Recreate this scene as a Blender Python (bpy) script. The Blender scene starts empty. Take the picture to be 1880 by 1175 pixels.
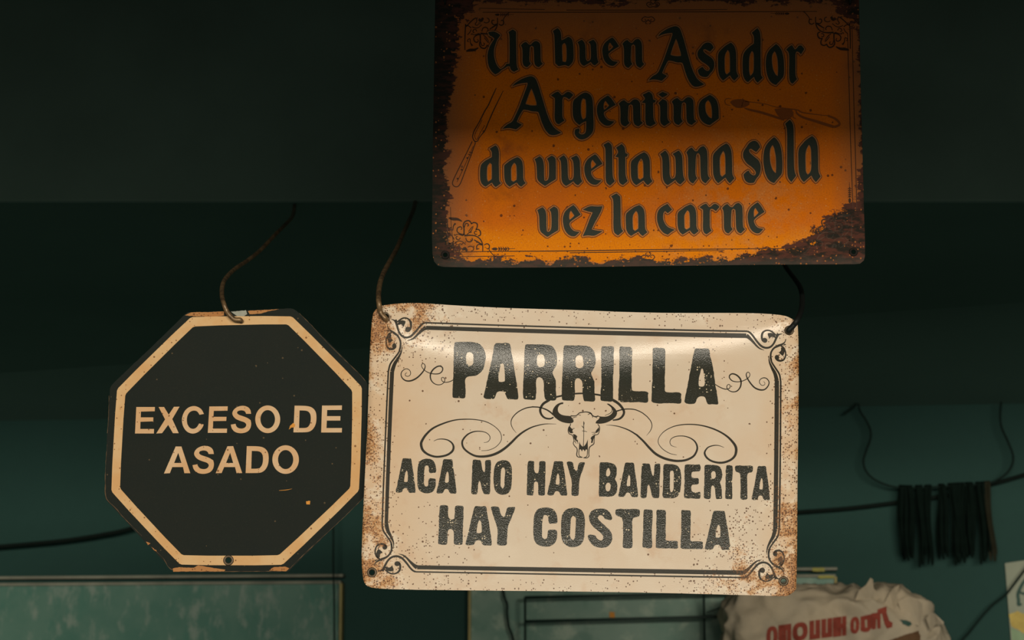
import bpy, bmesh, math, random
from mathutils import Vector, Matrix, noise
from mathutils.geometry import tessellate_polygon
from mathutils.bvhtree import BVHTree

random.seed(7)
SC = bpy.context.scene
COL = SC.collection
R = math.radians

# ------------------------------------------------------------------ camera, world, light, exposure
W, H = 1880, 1175
LENS = 76.0
FPX = LENS / 36.0 * W
CAM = Vector((0.0, 0.0, 1.6))
PITCH = R(10.5)
cam_d = bpy.data.cameras.new('camera')
cam_d.lens = LENS
cam_d.sensor_width = 36.0
cam_d.dof.use_dof = True
cam_d.dof.focus_distance = 2.03
cam_d.dof.aperture_fstop = 10.5
cam_d.clip_start = 0.05
cam = bpy.data.objects.new('camera', cam_d)
cam.location = CAM
cam.rotation_euler = (R(90) + PITCH, 0, 0)
COL.objects.link(cam)
SC.camera = cam

world = bpy.data.worlds.new('dim_sky')
SC.world = world
world.use_nodes = True
world.node_tree.nodes['Background'].inputs[0].default_value = (0.95, 1.02, 0.92, 1)
world.node_tree.nodes['Background'].inputs[1].default_value = 0.13

sky_d = bpy.data.lights.new('daylight', 'AREA')          # the bright sky seen under the front lintel
sky_d.shape = 'RECTANGLE'
sky_d.size = 5.0
sky_d.size_y = 0.46
sky_d.energy = 322
sky_d.color = (1.0, 0.90, 0.74)
sky_o = bpy.data.objects.new('daylight', sky_d)
sky_o.location = (0.3, -4.0, 2.31)
sky_o.rotation_euler = (R(90), 0, 0)
COL.objects.link(sky_o)
low_d = bpy.data.lights.new('fill_low', 'AREA')      # added weak fill: lifts the orange sign's dark top and the low wall
low_d.shape = 'RECTANGLE'
low_d.size = 5.0
low_d.size_y = 1.15
low_d.energy = 27
low_d.color = (1.0, 0.93, 0.80)
low_o = bpy.data.objects.new('fill_low', low_d)
low_o.location = (0.3, -4.0, 1.475)
low_o.rotation_euler = (R(90), 0, 0)
COL.objects.link(low_o)

SC.view_settings.view_transform = 'Standard'
SC.view_settings.look = 'None'
SC.view_settings.gamma = 1.0
SC.view_settings.use_curve_mapping = False
SC.view_settings.exposure = 0.0

# ------------------------------------------------------------------ geometry helpers
CR = Matrix.Rotation(R(90) + PITCH, 3, 'X')


def ray(px, py):
    return CR @ Vector(((px - W / 2) / FPX, -(py - H / 2) / FPX, -1.0))


def on_y(px, py, y):
    d = ray(px, py)
    return CAM + d * ((y - CAM.y) / d.y)


YAW = R(6.0)
W0 = Vector((0, 3.42, 0))
WU = Vector((math.cos(YAW), -math.sin(YAW), 0))
WN = Vector((-math.sin(YAW), -math.cos(YAW), 0))          # towards the room
ZUP = Vector((0, 0, 1))


def on_wall(px, py, off=0.0):
    d = ray(px, py)
    p0 = W0 + WN * off
    return CAM + d * ((p0 - CAM).dot(WN) / d.dot(WN))


def tag(o, label=None, cat=None, group=None, kind=None):
    if label: o['label'] = label
    if cat: o['category'] = cat
    if group: o['group'] = group
    if kind: o['kind'] = kind
    return o


def thing(name, loc, label, cat, group=None):
    o = bpy.data.objects.new(name, None)
    o.empty_display_size = 0.02
    o.location = loc
    COL.objects.link(o)
    return tag(o, label, cat, group)


def origin_of(o):
    v = Vector((0, 0, 0))
    while o is not None:
        v += Vector(o.location)
        o = o.parent
    return v


def link(name, bm, mat, parent=None, smooth=False, label=None, origin=None):
    if parent is not None:
        off = origin_of(parent)
    else:
        off = Vector(origin) if origin is not None else Vector((0, 0, 0))
    for v in bm.verts:
        v.co -= off
    me = bpy.data.meshes.new(name)
    bm.to_mesh(me)
    bm.free()
    if smooth:
        for p in me.polygons:
            p.use_smooth = True
    me.materials.append(mat)
    o = bpy.data.objects.new(name, me)
    COL.objects.link(o)
    if parent is not None:
        o.parent = parent
    elif origin is not None:
        o.location = off
    if label:
        o['label'] = label
    return o


def P(s):
    return [tuple(float(c) for c in q.split(',')) for q in s.split()]


def tl(pts, ox, oy, s=8.0):
    return [(ox + p[0] / s, oy + p[1] / s) + tuple(w / s for w in p[2:]) for p in pts]


def bbox(loops):
    xs = [p[0] for l in loops for p in l]
    ys = [p[1] for l in loops for p in l]
    return min(xs), min(ys), max(xs), max(ys)


def fit(loops, ox, oy, x0, y0, x1, y1, s=8.0):
    a0, b0, a1, b1 = bbox(loops)
    return [[(ox + (x0 + (p[0] - a0) / (a1 - a0) * (x1 - x0)) / s,
              oy + (y0 + (p[1] - b0) / (b1 - b0) * (y1 - y0)) / s) for p in l] for l in loops]


def shift(loops, dx, dy):
    return [[(p[0] + dx, p[1] + dy) for p in l] for l in loops]


def soften(pts, iters=2, sharp=60.0, small=0.10):
    """corner cutting: gentle turns become curves, sharp corners only lose their point"""
    for it in range(iters):
        out = []
        n = len(pts)
        for i in range(n):
            a, b, c = Vector(pts[i - 1]), Vector(pts[i]), Vector(pts[(i + 1) % n])
            d1, d2 = b - a, c - b
            if d1.length < 1e-6 or d2.length < 1e-6:
                out.append(tuple(b))
                continue
            ang = math.degrees(d1.angle(d2))
            if ang < sharp:
                r = 0.25
            else:
                if it > 0:
                    out.append(tuple(b))
                    continue
                r = small
            out.append(tuple(b - d1 * r))
            out.append(tuple(b + d2 * r))
        pts = out
    return pts


def resample(pts, step):
    out = []
    n = len(pts)
    for i in range(n):
        a, b = Vector(pts[i]), Vector(pts[(i + 1) % n])
        k = max(1, int((b - a).length / step))
        for j in range(k):
            out.append(tuple(a.lerp(b, j / k)))
    return out


def wobble(pts, amp, freq, seed=0.0):
    out = []
    for x, y in pts:
        v = noise.noise_vector(Vector((x * freq, y * freq, seed)))
        out.append((x + v.x * amp, y + v.y * amp))
    return out


def catmull(pts, n=6, closed=False):
    m = len(pts)
    out = []
    rng = range(m) if closed else range(m - 1)
    for i in rng:
        if closed:
            p0, p1, p2, p3 = pts[i - 1], pts[i], pts[(i + 1) % m], pts[(i + 2) % m]
        else:
            p0, p1, p2, p3 = pts[max(i - 1, 0)], pts[i], pts[i + 1], pts[min(i + 2, m - 1)]
        for j in range(n):
            t = j / n
            t2, t3 = t * t, t * t * t
            out.append(tuple(0.5 * (2 * b + (c - a) * t + (2 * a - 5 * b + 4 * c - d) * t2 + (3 * b - a - 3 * c + d) * t3)
                             for a, b, c, d in zip(p0, p1, p2, p3)))
    if not closed:
        out.append(tuple(pts[-1]))
    return out


def circle(x, y, rx, ry=None, n=28):
    ry = rx if ry is None else ry
    return [(x + rx * math.cos(2 * math.pi * k / n), y + ry * math.sin(2 * math.pi * k / n)) for k in range(n)]


class Flat:
    """Collects flat printed shapes in a sign's own drawing coordinates and lays them on the sign's sheet."""

    def __init__(self):
        self.bm = bmesh.new()

    def poly(self, loops):
        loops = [l for l in loops if len(l) > 2]
        vl = [[Vector((p[0], p[1], 0)) for p in l] for l in loops]
        flat = [v for l in vl for v in l]
        tris = tessellate_polygon(vl)
        vs = [self.bm.verts.new(v) for v in flat]
        for t in tris:
            try:
                f = self.bm.faces.new([vs[i] for i in t])
                f.normal_update()
                if f.normal.z > 0:
                    f.normal_flip()
            except ValueError:
                pass
        return self

    def stroke(self, pts, n=6, closed=False, width=None):
        """pts: (x, y, width)"""
        if width is not None:
            pts = [(p[0], p[1], width) for p in pts]
        c = catmull(pts, n, closed) if n > 1 else list(pts)
        m = len(c)
        L, Rr = [], []
        for i in range(m):
            if closed:
                a, b = c[i - 1], c[(i + 1) % m]
            else:
                a, b = c[max(i - 1, 0)], c[min(i + 1, m - 1)]
            d = Vector((b[0] - a[0], b[1] - a[1]))
            if d.length < 1e-9:
                d = Vector((1, 0))
            d.normalize()
            w = max(c[i][2], 0.15) / 2
            L.append(self.bm.verts.new((c[i][0] + d.y * w, c[i][1] - d.x * w, 0)))
            Rr.append(self.bm.verts.new((c[i][0] - d.y * w, c[i][1] + d.x * w, 0)))
        for i in range(m if closed else m - 1):
            j = (i + 1) % m
            f = self.bm.faces.new((L[i], L[j], Rr[j], Rr[i]))
            f.normal_update()
            if f.normal.z > 0:
                f.normal_flip()
        return self

    def grid(self, sx, sy):
        bm = self.bm
        xs = [v.co.x for v in bm.verts]
        ys = [v.co.y for v in bm.verts]
        for ax, lo, hi, st in ((0, min(xs), max(xs), sx), (1, min(ys), max(ys), sy)):
            k = math.ceil(lo / st)
            while k * st < hi:
                co = Vector((k * st, 0, 0)) if ax == 0 else Vector((0, k * st, 0))
                no = Vector((1, 0, 0)) if ax == 0 else Vector((0, 1, 0))
                bmesh.ops.bisect_plane(bm, geom=bm.verts[:] + bm.edges[:] + bm.faces[:], dist=1e-5, plane_co=co, plane_no=no)
                k += 1
        return self

    def lay(self, name, mat, surf, lift, parent, label=None, thick=0.0, smooth=False):
        bm = self.bm
        uv = bm.loops.layers.uv.new('UVMap')
        for f in bm.faces:
            for l in f.loops:
                l[uv].uv = (l.vert.co.x / 1000, l.vert.co.y / 1000)
        front = list(bm.faces)
        if thick > 0:
            vm = {}
            edges = [e for e in bm.edges if len(e.link_faces) == 1]
            for v in list(bm.verts):
                n = bm.verts.new(v.co)
                n.co.z = 1.0
                vm[v] = n
            for f in front:
                g = bm.faces.new([vm[v] for v in reversed(f.verts)])
                for l, s in zip(g.loops, reversed(list(f.loops))):
                    l[uv].uv = s[uv].uv
            for e in edges:
                lf = e.link_loops[0]
                a, b = lf.vert, lf.link_loop_next.vert
                g = bm.faces.new((b, a, vm[a], vm[b]))
                for l in g.loops:
                    l[uv].uv = (l.vert.co.x / 1000, l.vert.co.y / 1000)
        fs = set(front)
        if smooth:
            for f in front:
                f.smooth = True
        for v in bm.verts:
            back = v.co.z > 0.5
            v.co = surf(v.co.x, v.co.y, -thick if back else lift)
        return link(name, bm, mat, parent, False, label)


def glyphs(letters, prep):
    f = Flat()
    for loops in letters:
        f.poly([prep(l) for l in loops])
    return f


def tube(path, rad, seg=8, cap=True, bm=None):
    """path: points; rad: number or list"""
    bm = bm or bmesh.new()
    n = len(path)
    rings = []
    up = Vector((0.123, 0.31, 0.94)).normalized()
    for i in range(n):
        d = (path[min(i + 1, n - 1)] - path[max(i - 1, 0)])
        d.normalize()
        a = d.cross(up)
        if a.length < 1e-4:
            a = d.cross(Vector((1, 0, 0)))
        a.normalize()
        b = d.cross(a)
        r = rad[i] if isinstance(rad, (list, tuple)) else rad
        rings.append([bm.verts.new(path[i] + (a * math.cos(2 * math.pi * k / seg) + b * math.sin(2 * math.pi * k / seg)) * r) for k in range(seg)])
    for i in range(n - 1):
        for k in range(seg):
            bm.faces.new((rings[i][k], rings[i][(k + 1) % seg], rings[i + 1][(k + 1) % seg], rings[i + 1][k]))
    if cap:
        bm.faces.new(list(reversed(rings[0])))
        bm.faces.new(rings[-1])
    bmesh.ops.recalc_face_normals(bm, faces=bm.faces[:])
    return bm


def vcat(pts, n=6):
    return [Vector(p) for p in catmull([tuple(p) for p in pts], n)]


def box(bm, c, ax, ay, az, hx, hy, hz, bevel=0.0):
    vs = []
    for sx in (-1, 1):
        for sy in (-1, 1):
            for sz in (-1, 1):
                vs.append(bm.verts.new(Vector(c) + ax * hx * sx + ay * hy * sy + az * hz * sz))
    idx = ((0, 1, 3, 2), (4, 6, 7, 5), (0, 4, 5, 1), (2, 3, 7, 6), (0, 2, 6, 4), (1, 5, 7, 3))
    fs = [bm.faces.new([vs[i] for i in q]) for q in idx]
    bmesh.ops.recalc_face_normals(bm, faces=fs)
    if bevel:
        es = list({e for f in fs for e in f.edges})
        bmesh.ops.bevel(bm, geom=es, offset=bevel, segments=2, affect='EDGES', profile=0.6)
    return bm


def ring(c, n, r, thick, seg=28, sec=8, flat=0.6):
    """a rolled eyelet rim around a hole: c centre, n axis"""
    bm = bmesh.new()
    n = n.normalized()
    a = n.cross(ZUP).normalized()
    b = n.cross(a)
    rows = []
    for i in range(seg):
        t = 2 * math.pi * i / seg
        d = a * math.cos(t) + b * math.sin(t)
        rows.append([bm.verts.new(c + d * (r + thick * math.cos(2 * math.pi * k / sec)) + n * thick * flat * math.sin(2 * math.pi * k / sec)) for k in range(sec)])
    for i in range(seg):
        for k in range(sec):
            bm.faces.new((rows[i][k], rows[(i + 1) % seg][k], rows[(i + 1) % seg][(k + 1) % sec], rows[i][(k + 1) % sec]))
    bmesh.ops.recalc_face_normals(bm, faces=bm.faces[:])
    return bm


# ------------------------------------------------------------------ node helpers
def lin(r, g, b):
    f = lambda c: (c / 12.92 if c <= 0.04045 else ((c + 0.055) / 1.055) ** 2.4)
    return (f(r / 255), f(g / 255), f(b / 255), 1)


class G:
    def __init__(self, name):
        self.mat = bpy.data.materials.new(name)
        self.mat.use_nodes = True
        self.t = self.mat.node_tree
        self.b = self.t.nodes['Principled BSDF']

    def put(self, sock, v):
        if isinstance(v, bpy.types.NodeSocket):
            self.t.links.new(v, sock)
        elif isinstance(v, (tuple, list)):
            if len(v) == 3 and len(sock.default_value) == 4:
                v = tuple(v) + (1,)
            sock.default_value = v
        else:
            sock.default_value = v

    def m(self, op, a, b=None, c=None, clamp=False):
        n = self.t.nodes.new('ShaderNodeMath')
        n.operation = op
        n.use_clamp = clamp
        for i, v in enumerate((a, b, c)):
            if v is not None:
                self.put(n.inputs[i], v)
        return n.outputs[0]

    def add(self, a, b): return self.m('ADD', a, b)
    def sub(self, a, b): return self.m('SUBTRACT', a, b)
    def mul(self, a, b): return self.m('MULTIPLY', a, b)
    def mx(self, *a):
        r = a[0]
        for x in a[1:]:
            r = self.m('MAXIMUM', r, x)
        return r

    def clamp(self, a): return self.m('ADD', a, 0.0, clamp=True)

    def step(self, v, lo, hi):
        n = self.t.nodes.new('ShaderNodeMapRange')
        n.interpolation_type = 'SMOOTHSTEP'
        self.put(n.inputs[0], v)
        n.inputs[1].default_value = lo
        n.inputs[2].default_value = hi
        return n.outputs[0]

    def mix(self, f, a, b):
        n = self.t.nodes.new('ShaderNodeMix')
        n.data_type = 'RGBA'
        self.put(n.inputs[0], f)
        self.put(n.inputs[6], a)
        self.put(n.inputs[7], b)
        return n.outputs[2]

    def coord(self, kind='UV'):
        return self.t.nodes.new('ShaderNodeTexCoord').outputs[kind]

    def xy(self, vec, k=1000.0):
        s = self.t.nodes.new('ShaderNodeSeparateXYZ')
        self.put(s.inputs[0], vec)
        return self.mul(s.outputs[0], k), self.mul(s.outputs[1], k)

    def noise(self, vec, size, detail=3.0, rough=0.55, off=0.0, stretch=None):
        """size: blob size in thousandths of the coordinate unit"""
        mp = self.t.nodes.new('ShaderNodeMapping')
        self.put(mp.inputs['Vector'], vec)
        mp.inputs['Location'].default_value = (off, off * 0.7, off * 1.3)
        if stretch:
            mp.inputs['Scale'].default_value = stretch
        n = self.t.nodes.new('ShaderNodeTexNoise')
        self.put(n.inputs['Vector'], mp.outputs[0])
        n.inputs['Scale'].default_value = 1000.0 / size
        n.inputs['Detail'].default_value = detail
        n.inputs['Roughness'].default_value = rough
        return n.outputs['Fac']

    def cells(self, vec, size, off=0.0):
        mp = self.t.nodes.new('ShaderNodeMapping')
        self.put(mp.inputs['Vector'], vec)
        mp.inputs['Location'].default_value = (off, off * 0.7, 0)
        n = self.t.nodes.new('ShaderNodeTexVoronoi')
        n.voronoi_dimensions = '2D'
        self.put(n.inputs['Vector'], mp.outputs[0])
        n.inputs['Scale'].default_value = 1000.0 / size
        s = self.t.nodes.new('ShaderNodeSeparateColor')
        self.t.links.new(n.outputs['Color'], s.inputs[0])
        return n.outputs['Distance'], s.outputs[0], s.outputs[1]

    def dots(self, vec, size, density, radius=0.36, off=0.0):
        d, r, q = self.cells(vec, size, off)
        on = self.m('LESS_THAN', r, density)
        rad = self.add(self.mul(q, radius * 0.6), radius * 0.4)
        return self.mul(on, self.m('LESS_THAN', d, rad))

    def dist(self, x, y, cx, cy):
        a = self.sub(x, cx)
        b = self.sub(y, cy)
        return self.m('SQRT', self.add(self.mul(a, a), self.mul(b, b)))

    def near(self, d, rng):
        """1 at d = 0, falling to 0 at d = rng"""
        return self.m('SUBTRACT', 1.0, self.m('DIVIDE', d, rng), clamp=True)

    def done(self, color, rough=0.6, spec=0.4, metal=0.0, bump=None, strength=0.2, dist=0.001, coat=0.0):
        self.put(self.b.inputs['Base Color'], color)
        self.put(self.b.inputs['Roughness'], rough)
        self.put(self.b.inputs['Specular IOR Level'], spec)
        self.put(self.b.inputs['Metallic'], metal)
        if coat:
            self.b.inputs['Coat Weight'].default_value = coat
            self.b.inputs['Coat Roughness'].default_value = 0.22
        if bump is not None:
            n = self.t.nodes.new('ShaderNodeBump')
            n.inputs['Strength'].default_value = strength
            n.inputs['Distance'].default_value = dist
            self.put(n.inputs['Height'], bump)
            self.t.links.new(n.outputs[0], self.b.inputs['Normal'])
        return self.mat


# ------------------------------------------------------------------ materials
def m_plain(name, col, rough=0.7, spec=0.3, var=0.35, size=60, metal=0.0, bump=0.0):
    g = G(name)
    v = g.coord('Object')
    n = g.noise(v, size, 5)
    dark = tuple(c * (1 - var) for c in col[:3])
    lite = tuple(min(1, c * (1 + var)) for c in col[:3])
    return g.done(g.mix(n, dark, lite), rough, spec, metal, n if bump else None, bump, 0.002)


def m_wall():
    g = G('teal_wall_paint')
    v = g.coord('Object')
    n = g.noise(v, 450, 5, 0.6)
    n2 = g.noise(v, 18, 4, 0.6)
    c = g.mix(n, (0.0125, 0.049, 0.040), (0.0200, 0.064, 0.055))
    c = g.mix(g.mul(n2, 0.35), c, (0.011, 0.037, 0.033))
    return g.done(c, 0.75, 0.2, bump=n2, strength=0.15, dist=0.002)


def m_board():
    g = G('mottled_green_board')
    v = g.coord('Object')
    n = g.noise(v, 90, 4, 0.6)
    n2 = g.noise(v, 26, 4, 0.65, 3.0, (1.4, 1.0, 0.6))
    n3 = g.noise(v, 44, 3, 0.6, 9.0, (1.4, 1.0, 0.6))
    c = g.mix(g.step(n, 0.35, 0.65), (0.050, 0.165, 0.125), (0.088, 0.200, 0.155))
    c = g.mix(g.mul(g.step(n2, 0.50, 0.70), 0.65), c, (0.25, 0.31, 0.265))
    c = g.mix(g.mul(g.step(n3, 0.55, 0.72), 0.6), c, (0.030, 0.165, 0.122))
    return g.done(c, 0.55, 0.3)


def m_board_pale():
    g = G('mottled_pale_green_board')
    v = g.coord('Object')
    n = g.noise(v, 110, 4, 0.6)
    n2 = g.noise(v, 36, 4, 0.65, 5.0)
    n3 = g.noise(v, 64, 3, 0.6, 2.0)
    c = g.mix(g.step(n, 0.35, 0.65), (0.145, 0.265, 0.21), (0.215, 0.32, 0.26))
    c = g.mix(g.mul(g.step(n2, 0.50, 0.70), 0.6), c, (0.42, 0.50, 0.40))
    c = g.mix(g.mul(g.step(n3, 0.54, 0.70), 0.6), c, (0.08, 0.19, 0.15))
    return g.done(c, 0.55, 0.3)


def cream_rust(g):
    """worn cream enamel with rust at the edges, in the cream sign's own sheet coordinates"""
    v = g.coord('UV')
    x, y = g.xy(v)
    eL = g.near(g.sub(x, 668.0), 62.0)
    eR = g.near(g.sub(1466.0, x), 60.0)
    eT = g.near(g.sub(y, 560.0), 52.0)
    eB = g.near(g.sub(1090.0, y), 46.0)
    cBR = g.near(g.dist(x, y, 1440.0, 1062.0), 190.0)
    cTL = g.near(g.dist(x, y, 742.0, 566.0), 130.0)
    cBL = g.near(g.dist(x, y, 715.0, 1062.0), 170.0)
    cTR = g.near(g.dist(x, y, 1300.0, 580.0), 110.0)
    big = g.noise(v, 60, 3, 0.6)
    mid = g.noise(v, 22, 4, 0.65, 4.0)
    den = g.add(g.mul(eL, 0.80), g.mul(eR, 0.85))
    den = g.add(den, g.mul(eT, 0.26))
    den = g.add(den, g.mul(eB, 0.22))
    den = g.add(den, g.mul(cBR, 1.05))
    den = g.add(den, g.mul(cTL, 0.85))
    den = g.add(den, g.mul(cBL, 0.42))
    den = g.add(den, g.mul(cTR, 0.16))
    den = g.mul(den, g.mul(g.step(big, 0.28, 0.72), 1.7))
    stain = g.step(g.mul(den, g.add(mid, 0.35)), 0.30, 0.85)
    fine = g.noise(v, 4.0, 2, 0.6, 2.0)
    patchy = g.mul(den, g.add(mid, 0.30))
    blot = g.mul(g.step(g.add(patchy, g.mul(g.sub(fine, 0.5), 3.2)), 0.62, 0.95), g.step(patchy, 0.10, 0.35))
    d1 = g.dots(v, 3.4, g.add(g.mul(den, 0.55), 0.004), 0.46, 0.0)
    d2 = g.dots(v, 6.0, g.add(g.mul(den, 0.20), 0.004), 0.34, 0.37)
    return v, x, y, den, stain, blot, d1, d2, big, mid


def m_cream():
    g = G('worn_cream_enamel')
    v, x, y, den, stain, blot, d1, d2, big, mid = cream_rust(g)
    wide = g.noise(v, 150, 4, 0.55, 7.0)
    paper = g.mix(g.step(wide, 0.35, 0.70), (0.680, 0.570, 0.445), (0.665, 0.520, 0.380))
    edge = g.mx(g.near(g.sub(x, 668.0), 170.0), g.near(g.sub(1466.0, x), 80.0))
    paper = g.mix(g.mul(edge, 0.60), paper, (0.66, 0.43, 0.235))
    fade = g.step(g.noise(v, 70, 3, 0.6, 11.0), 0.52, 0.75)
    paper = g.mix(g.mul(fade, 0.35), paper, (0.76, 0.66, 0.53))
    spot_ = g.step(g.noise(v, 55, 4, 0.6, 31.0), 0.56, 0.74)
    paper = g.mix(g.mul(spot_, 0.50), paper, (0.60, 0.405, 0.265))
    halo = g.mul(g.step(den, 0.12, 0.5), g.step(g.noise(v, 28, 3, 0.6, 41.0), 0.42, 0.62))
    paper = g.mix(g.mul(halo, 0.6), paper, (0.80, 0.72, 0.58))
    c = g.mix(g.mul(stain, 0.62), paper, (0.56, 0.285, 0.085))
    c = g.mix(g.mul(blot, 0.70), c, (0.34, 0.125, 0.030))
    dk = g.mix(mid, (0.16, 0.065, 0.025), (0.05, 0.022, 0.012))
    c = g.mix(g.m('MULTIPLY', g.mx(d1, d2), 0.88, clamp=True), c, dk)
    rough = g.add(0.17, g.mul(g.mx(stain, blot), 0.4))
    grain = g.noise(v, 2.2, 2, 0.6, 1.0)
    h = g.add(g.mul(grain, 0.35), g.mul(blot, -0.5))
    return g.done(c, rough, 0.22, bump=h, strength=0.26, dist=0.0004)


def m_sign_ink():
    g = G('worn_black_print')
    v, x, y, den, stain, blot, d1, d2, big, mid = cream_rust(g)
    a = g.noise(v, 40, 3, 0.5, 13.0)
    c = g.mix(a, (0.028, 0.034, 0.028), (0.040, 0.035, 0.024))
    patch = g.noise(v, 26, 3, 0.6, 21.0)
    fl = g.dots(v, 4.2, g.mul(g.step(patch, 0.46, 0.74), 0.30), 0.33, 0.11)
    fl2 = g.dots(v, 2.4, g.mul(g.step(patch, 0.50, 0.74), 0.25), 0.35, 0.51)
    c = g.mix(g.m('MAXIMUM', fl, g.mul(fl2, 0.6)), c, (0.66, 0.55, 0.38))
    c = g.mix(g.mul(blot, 0.55), c, (0.20, 0.085, 0.03))
    grain = g.noise(v, 2.2, 2, 0.6, 1.0)
    return g.done(c, 0.16, 0.24, bump=grain, strength=0.32, dist=0.0004)


def m_line_ink():
    g = G('black_line_print')
    v, x, y, den, stain, blot, d1, d2, big, mid = cream_rust(g)
    c = g.mix(big, (0.026, 0.028, 0.022), (0.036, 0.028, 0.018))
    c = g.mix(g.mul(blot, 0.5), c, (0.20, 0.085, 0.03))
    grain = g.noise(v, 2.2, 2, 0.6, 1.0)
    return g.done(c, 0.30, 0.10, bump=grain, strength=0.15, dist=0.0004)


def orange_rust(g):
    v = g.coord('UV')
    x, y = g.xy(v)
    n1 = g.noise(v, 60, 4, 0.65)
    n2 = g.noise(v, 12, 4, 0.65, 5.0, (0.45, 1.3, 1.0))
    n3 = g.noise(v, 3.5, 2, 0.6, 8.0)
    # left band, wider towards the top
    lx = g.add(822.0, g.mul(g.m('SUBTRACT', 230.0, y, clamp=False), 0.12))
    lx = g.mx(lx, 822.0)
    eL = g.m('DIVIDE', g.sub(lx, x), 9.0)
    eB = g.m('DIVIDE', g.sub(y, 476.0), 9.0)
    slope = g.mul(g.step(x, 1220.0, 1520.0), 44.0)
    eB2 = g.m('DIVIDE', g.sub(y, g.sub(486.0, slope)), 13.0)
    eR = g.m('DIVIDE', g.sub(x, 1577.0), 8.0)
    eT = g.m('DIVIDE', g.sub(3.0, y), 9.0)
    cBR = g.m('DIVIDE', g.sub(92.0, g.dist(x, y, 1576.0, 470.0)), 16.0)
    cTR = g.m('DIVIDE', g.sub(55.0, g.dist(x, y, 1590.0, -8.0)), 18.0)
    cTL = g.m('DIVIDE', g.sub(60.0, g.dist(x, y, 812.0, -6.0)), 18.0)
    cBL = g.m('DIVIDE', g.sub(44.0, g.dist(x, y, 800.0, 486.0)), 14.0)
    e = g.mx(eL, eB, eB2, eR, eT, cBR, cTR, cTL, cBL)
    e = g.m('MINIMUM', g.mx(e, -6.0), 3.2)
    s = g.add(e, g.add(g.mul(g.sub(n1, 0.5), 5.0), g.add(g.mul(g.sub(n2, 0.5), 5.0), g.mul(g.sub(n3, 0.5), 1.6))))
    rust = g.step(s, -0.25, 0.25)
    spots = g.m('MULTIPLY', g.dots(v, 8.0, 0.030, 0.34, 0.2), 1.0)
    return v, x, y, n1, n2, n3, rust, spots


def m_orange():
    g = G('worn_orange_enamel')
    v, x, y, n1, n2, n3, rust, spots = orange_rust(g)
    wide = g.noise(v, 170, 4, 0.6, 2.0)
    fine = g.noise(v, 2.6, 3, 0.7, 6.0)
    c = g.mix(g.step(wide, 0.36, 0.66), (0.680, 0.165, 0.003), (0.590, 0.140, 0.010))
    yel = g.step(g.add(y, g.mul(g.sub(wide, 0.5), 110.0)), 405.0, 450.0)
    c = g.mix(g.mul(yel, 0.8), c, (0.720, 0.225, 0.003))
    tan_ = g.mul(g.near(g.dist(x, y, 1345.0, 385.0), 190.0), g.step(g.noise(v, 40, 4, 0.65, 19.0), 0.38, 0.62))
    c = g.mix(g.mul(tan_, 0.75), c, (0.52, 0.215, 0.065))
    smear = g.mul(g.near(g.dist(x, g.add(y, g.mul(x, 0.55)), 925.0, 876.0), 50.0), g.step(n1, 0.35, 0.6))
    c = g.mix(g.mul(smear, 0.75), c, (0.20, 0.055, 0.012))
    c = g.mix(g.mul(g.step(fine, 0.45, 0.70), 0.5), c, (0.36, 0.075, 0.008))
    blotch = g.step(g.noise(v, 95, 4, 0.6, 15.0), 0.58, 0.76)
    c = g.mix(g.mul(blotch, 0.65), c, (0.25, 0.060, 0.014))
    pale = g.dots(v, 4.2, g.add(0.05, g.mul(tan_, 0.2)), 0.30, 0.63)
    c = g.mix(g.mul(pale, 0.5), c, (0.62, 0.30, 0.10))
    c = g.mix(g.mul(spots, 0.8), c, (0.06, 0.022, 0.012))
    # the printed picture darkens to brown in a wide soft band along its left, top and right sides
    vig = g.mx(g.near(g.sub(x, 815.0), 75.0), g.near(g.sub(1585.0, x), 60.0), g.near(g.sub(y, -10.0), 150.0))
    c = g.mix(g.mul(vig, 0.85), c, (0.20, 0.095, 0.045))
    # pinkish worn strip along the lower left edge
    pink = g.mul(g.step(g.add(y, g.mul(g.sub(n1, 0.5), 26.0)), 476.0, 482.0), g.m('SUBTRACT', 1.0, g.step(x, 1180.0, 1300.0)))
    c = g.mix(g.mul(pink, 0.7), c, (0.30, 0.125, 0.062))
    low = g.mul(g.step(y, 425.0, 470.0), 0.16)
    c = g.mix(g.mul(g.dots(v, 5.2, low, 0.36, 0.17), 0.85), c, (0.10, 0.030, 0.012))
    rc = g.mix(g.step(n2, 0.42, 0.60), (0.024, 0.021, 0.017), (0.085, 0.034, 0.024))
    bare = g.step(g.add(g.sub(y, 462.0), g.mul(g.sub(n1, 0.5), 40.0)), 4.0, 22.0)
    rc = g.mix(g.mul(bare, 0.6), rc, (0.068, 0.058, 0.048))
    darkside = g.near(g.sub(x, 790.0), 50.0)
    rc = g.mix(g.mul(darkside, 0.85), rc, (0.018, 0.020, 0.016))
    rc = g.mix(g.mul(g.dots(v, 5.0, 0.10, 0.36, 0.9), 0.7), rc, (0.40, 0.14, 0.04))
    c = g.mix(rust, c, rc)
    rough = g.add(0.48, g.mul(rust, 0.25))
    h = g.add(g.mul(rust, -0.6), g.mul(fine, 0.3))
    return g.done(c, rough, 0.015, bump=h, strength=0.25, dist=0.0006)


def m_orange_ink(name, col, worn=0.7):
    g = G(name)
    v, x, y, n1, n2, n3, rust, spots = orange_rust(g)
    fine = g.noise(v, 3.0, 3, 0.7, 6.0)
    c = g.mix(fine, tuple(k * 0.75 for k in col), tuple(k * 1.25 for k in col))
    rc = g.mix(g.step(n2, 0.40, 0.62), (0.020, 0.019, 0.014), (0.095, 0.042, 0.026))
    c = g.mix(g.mul(rust, worn), c, rc)
    return g.done(c, 0.5, 0.08)


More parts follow.
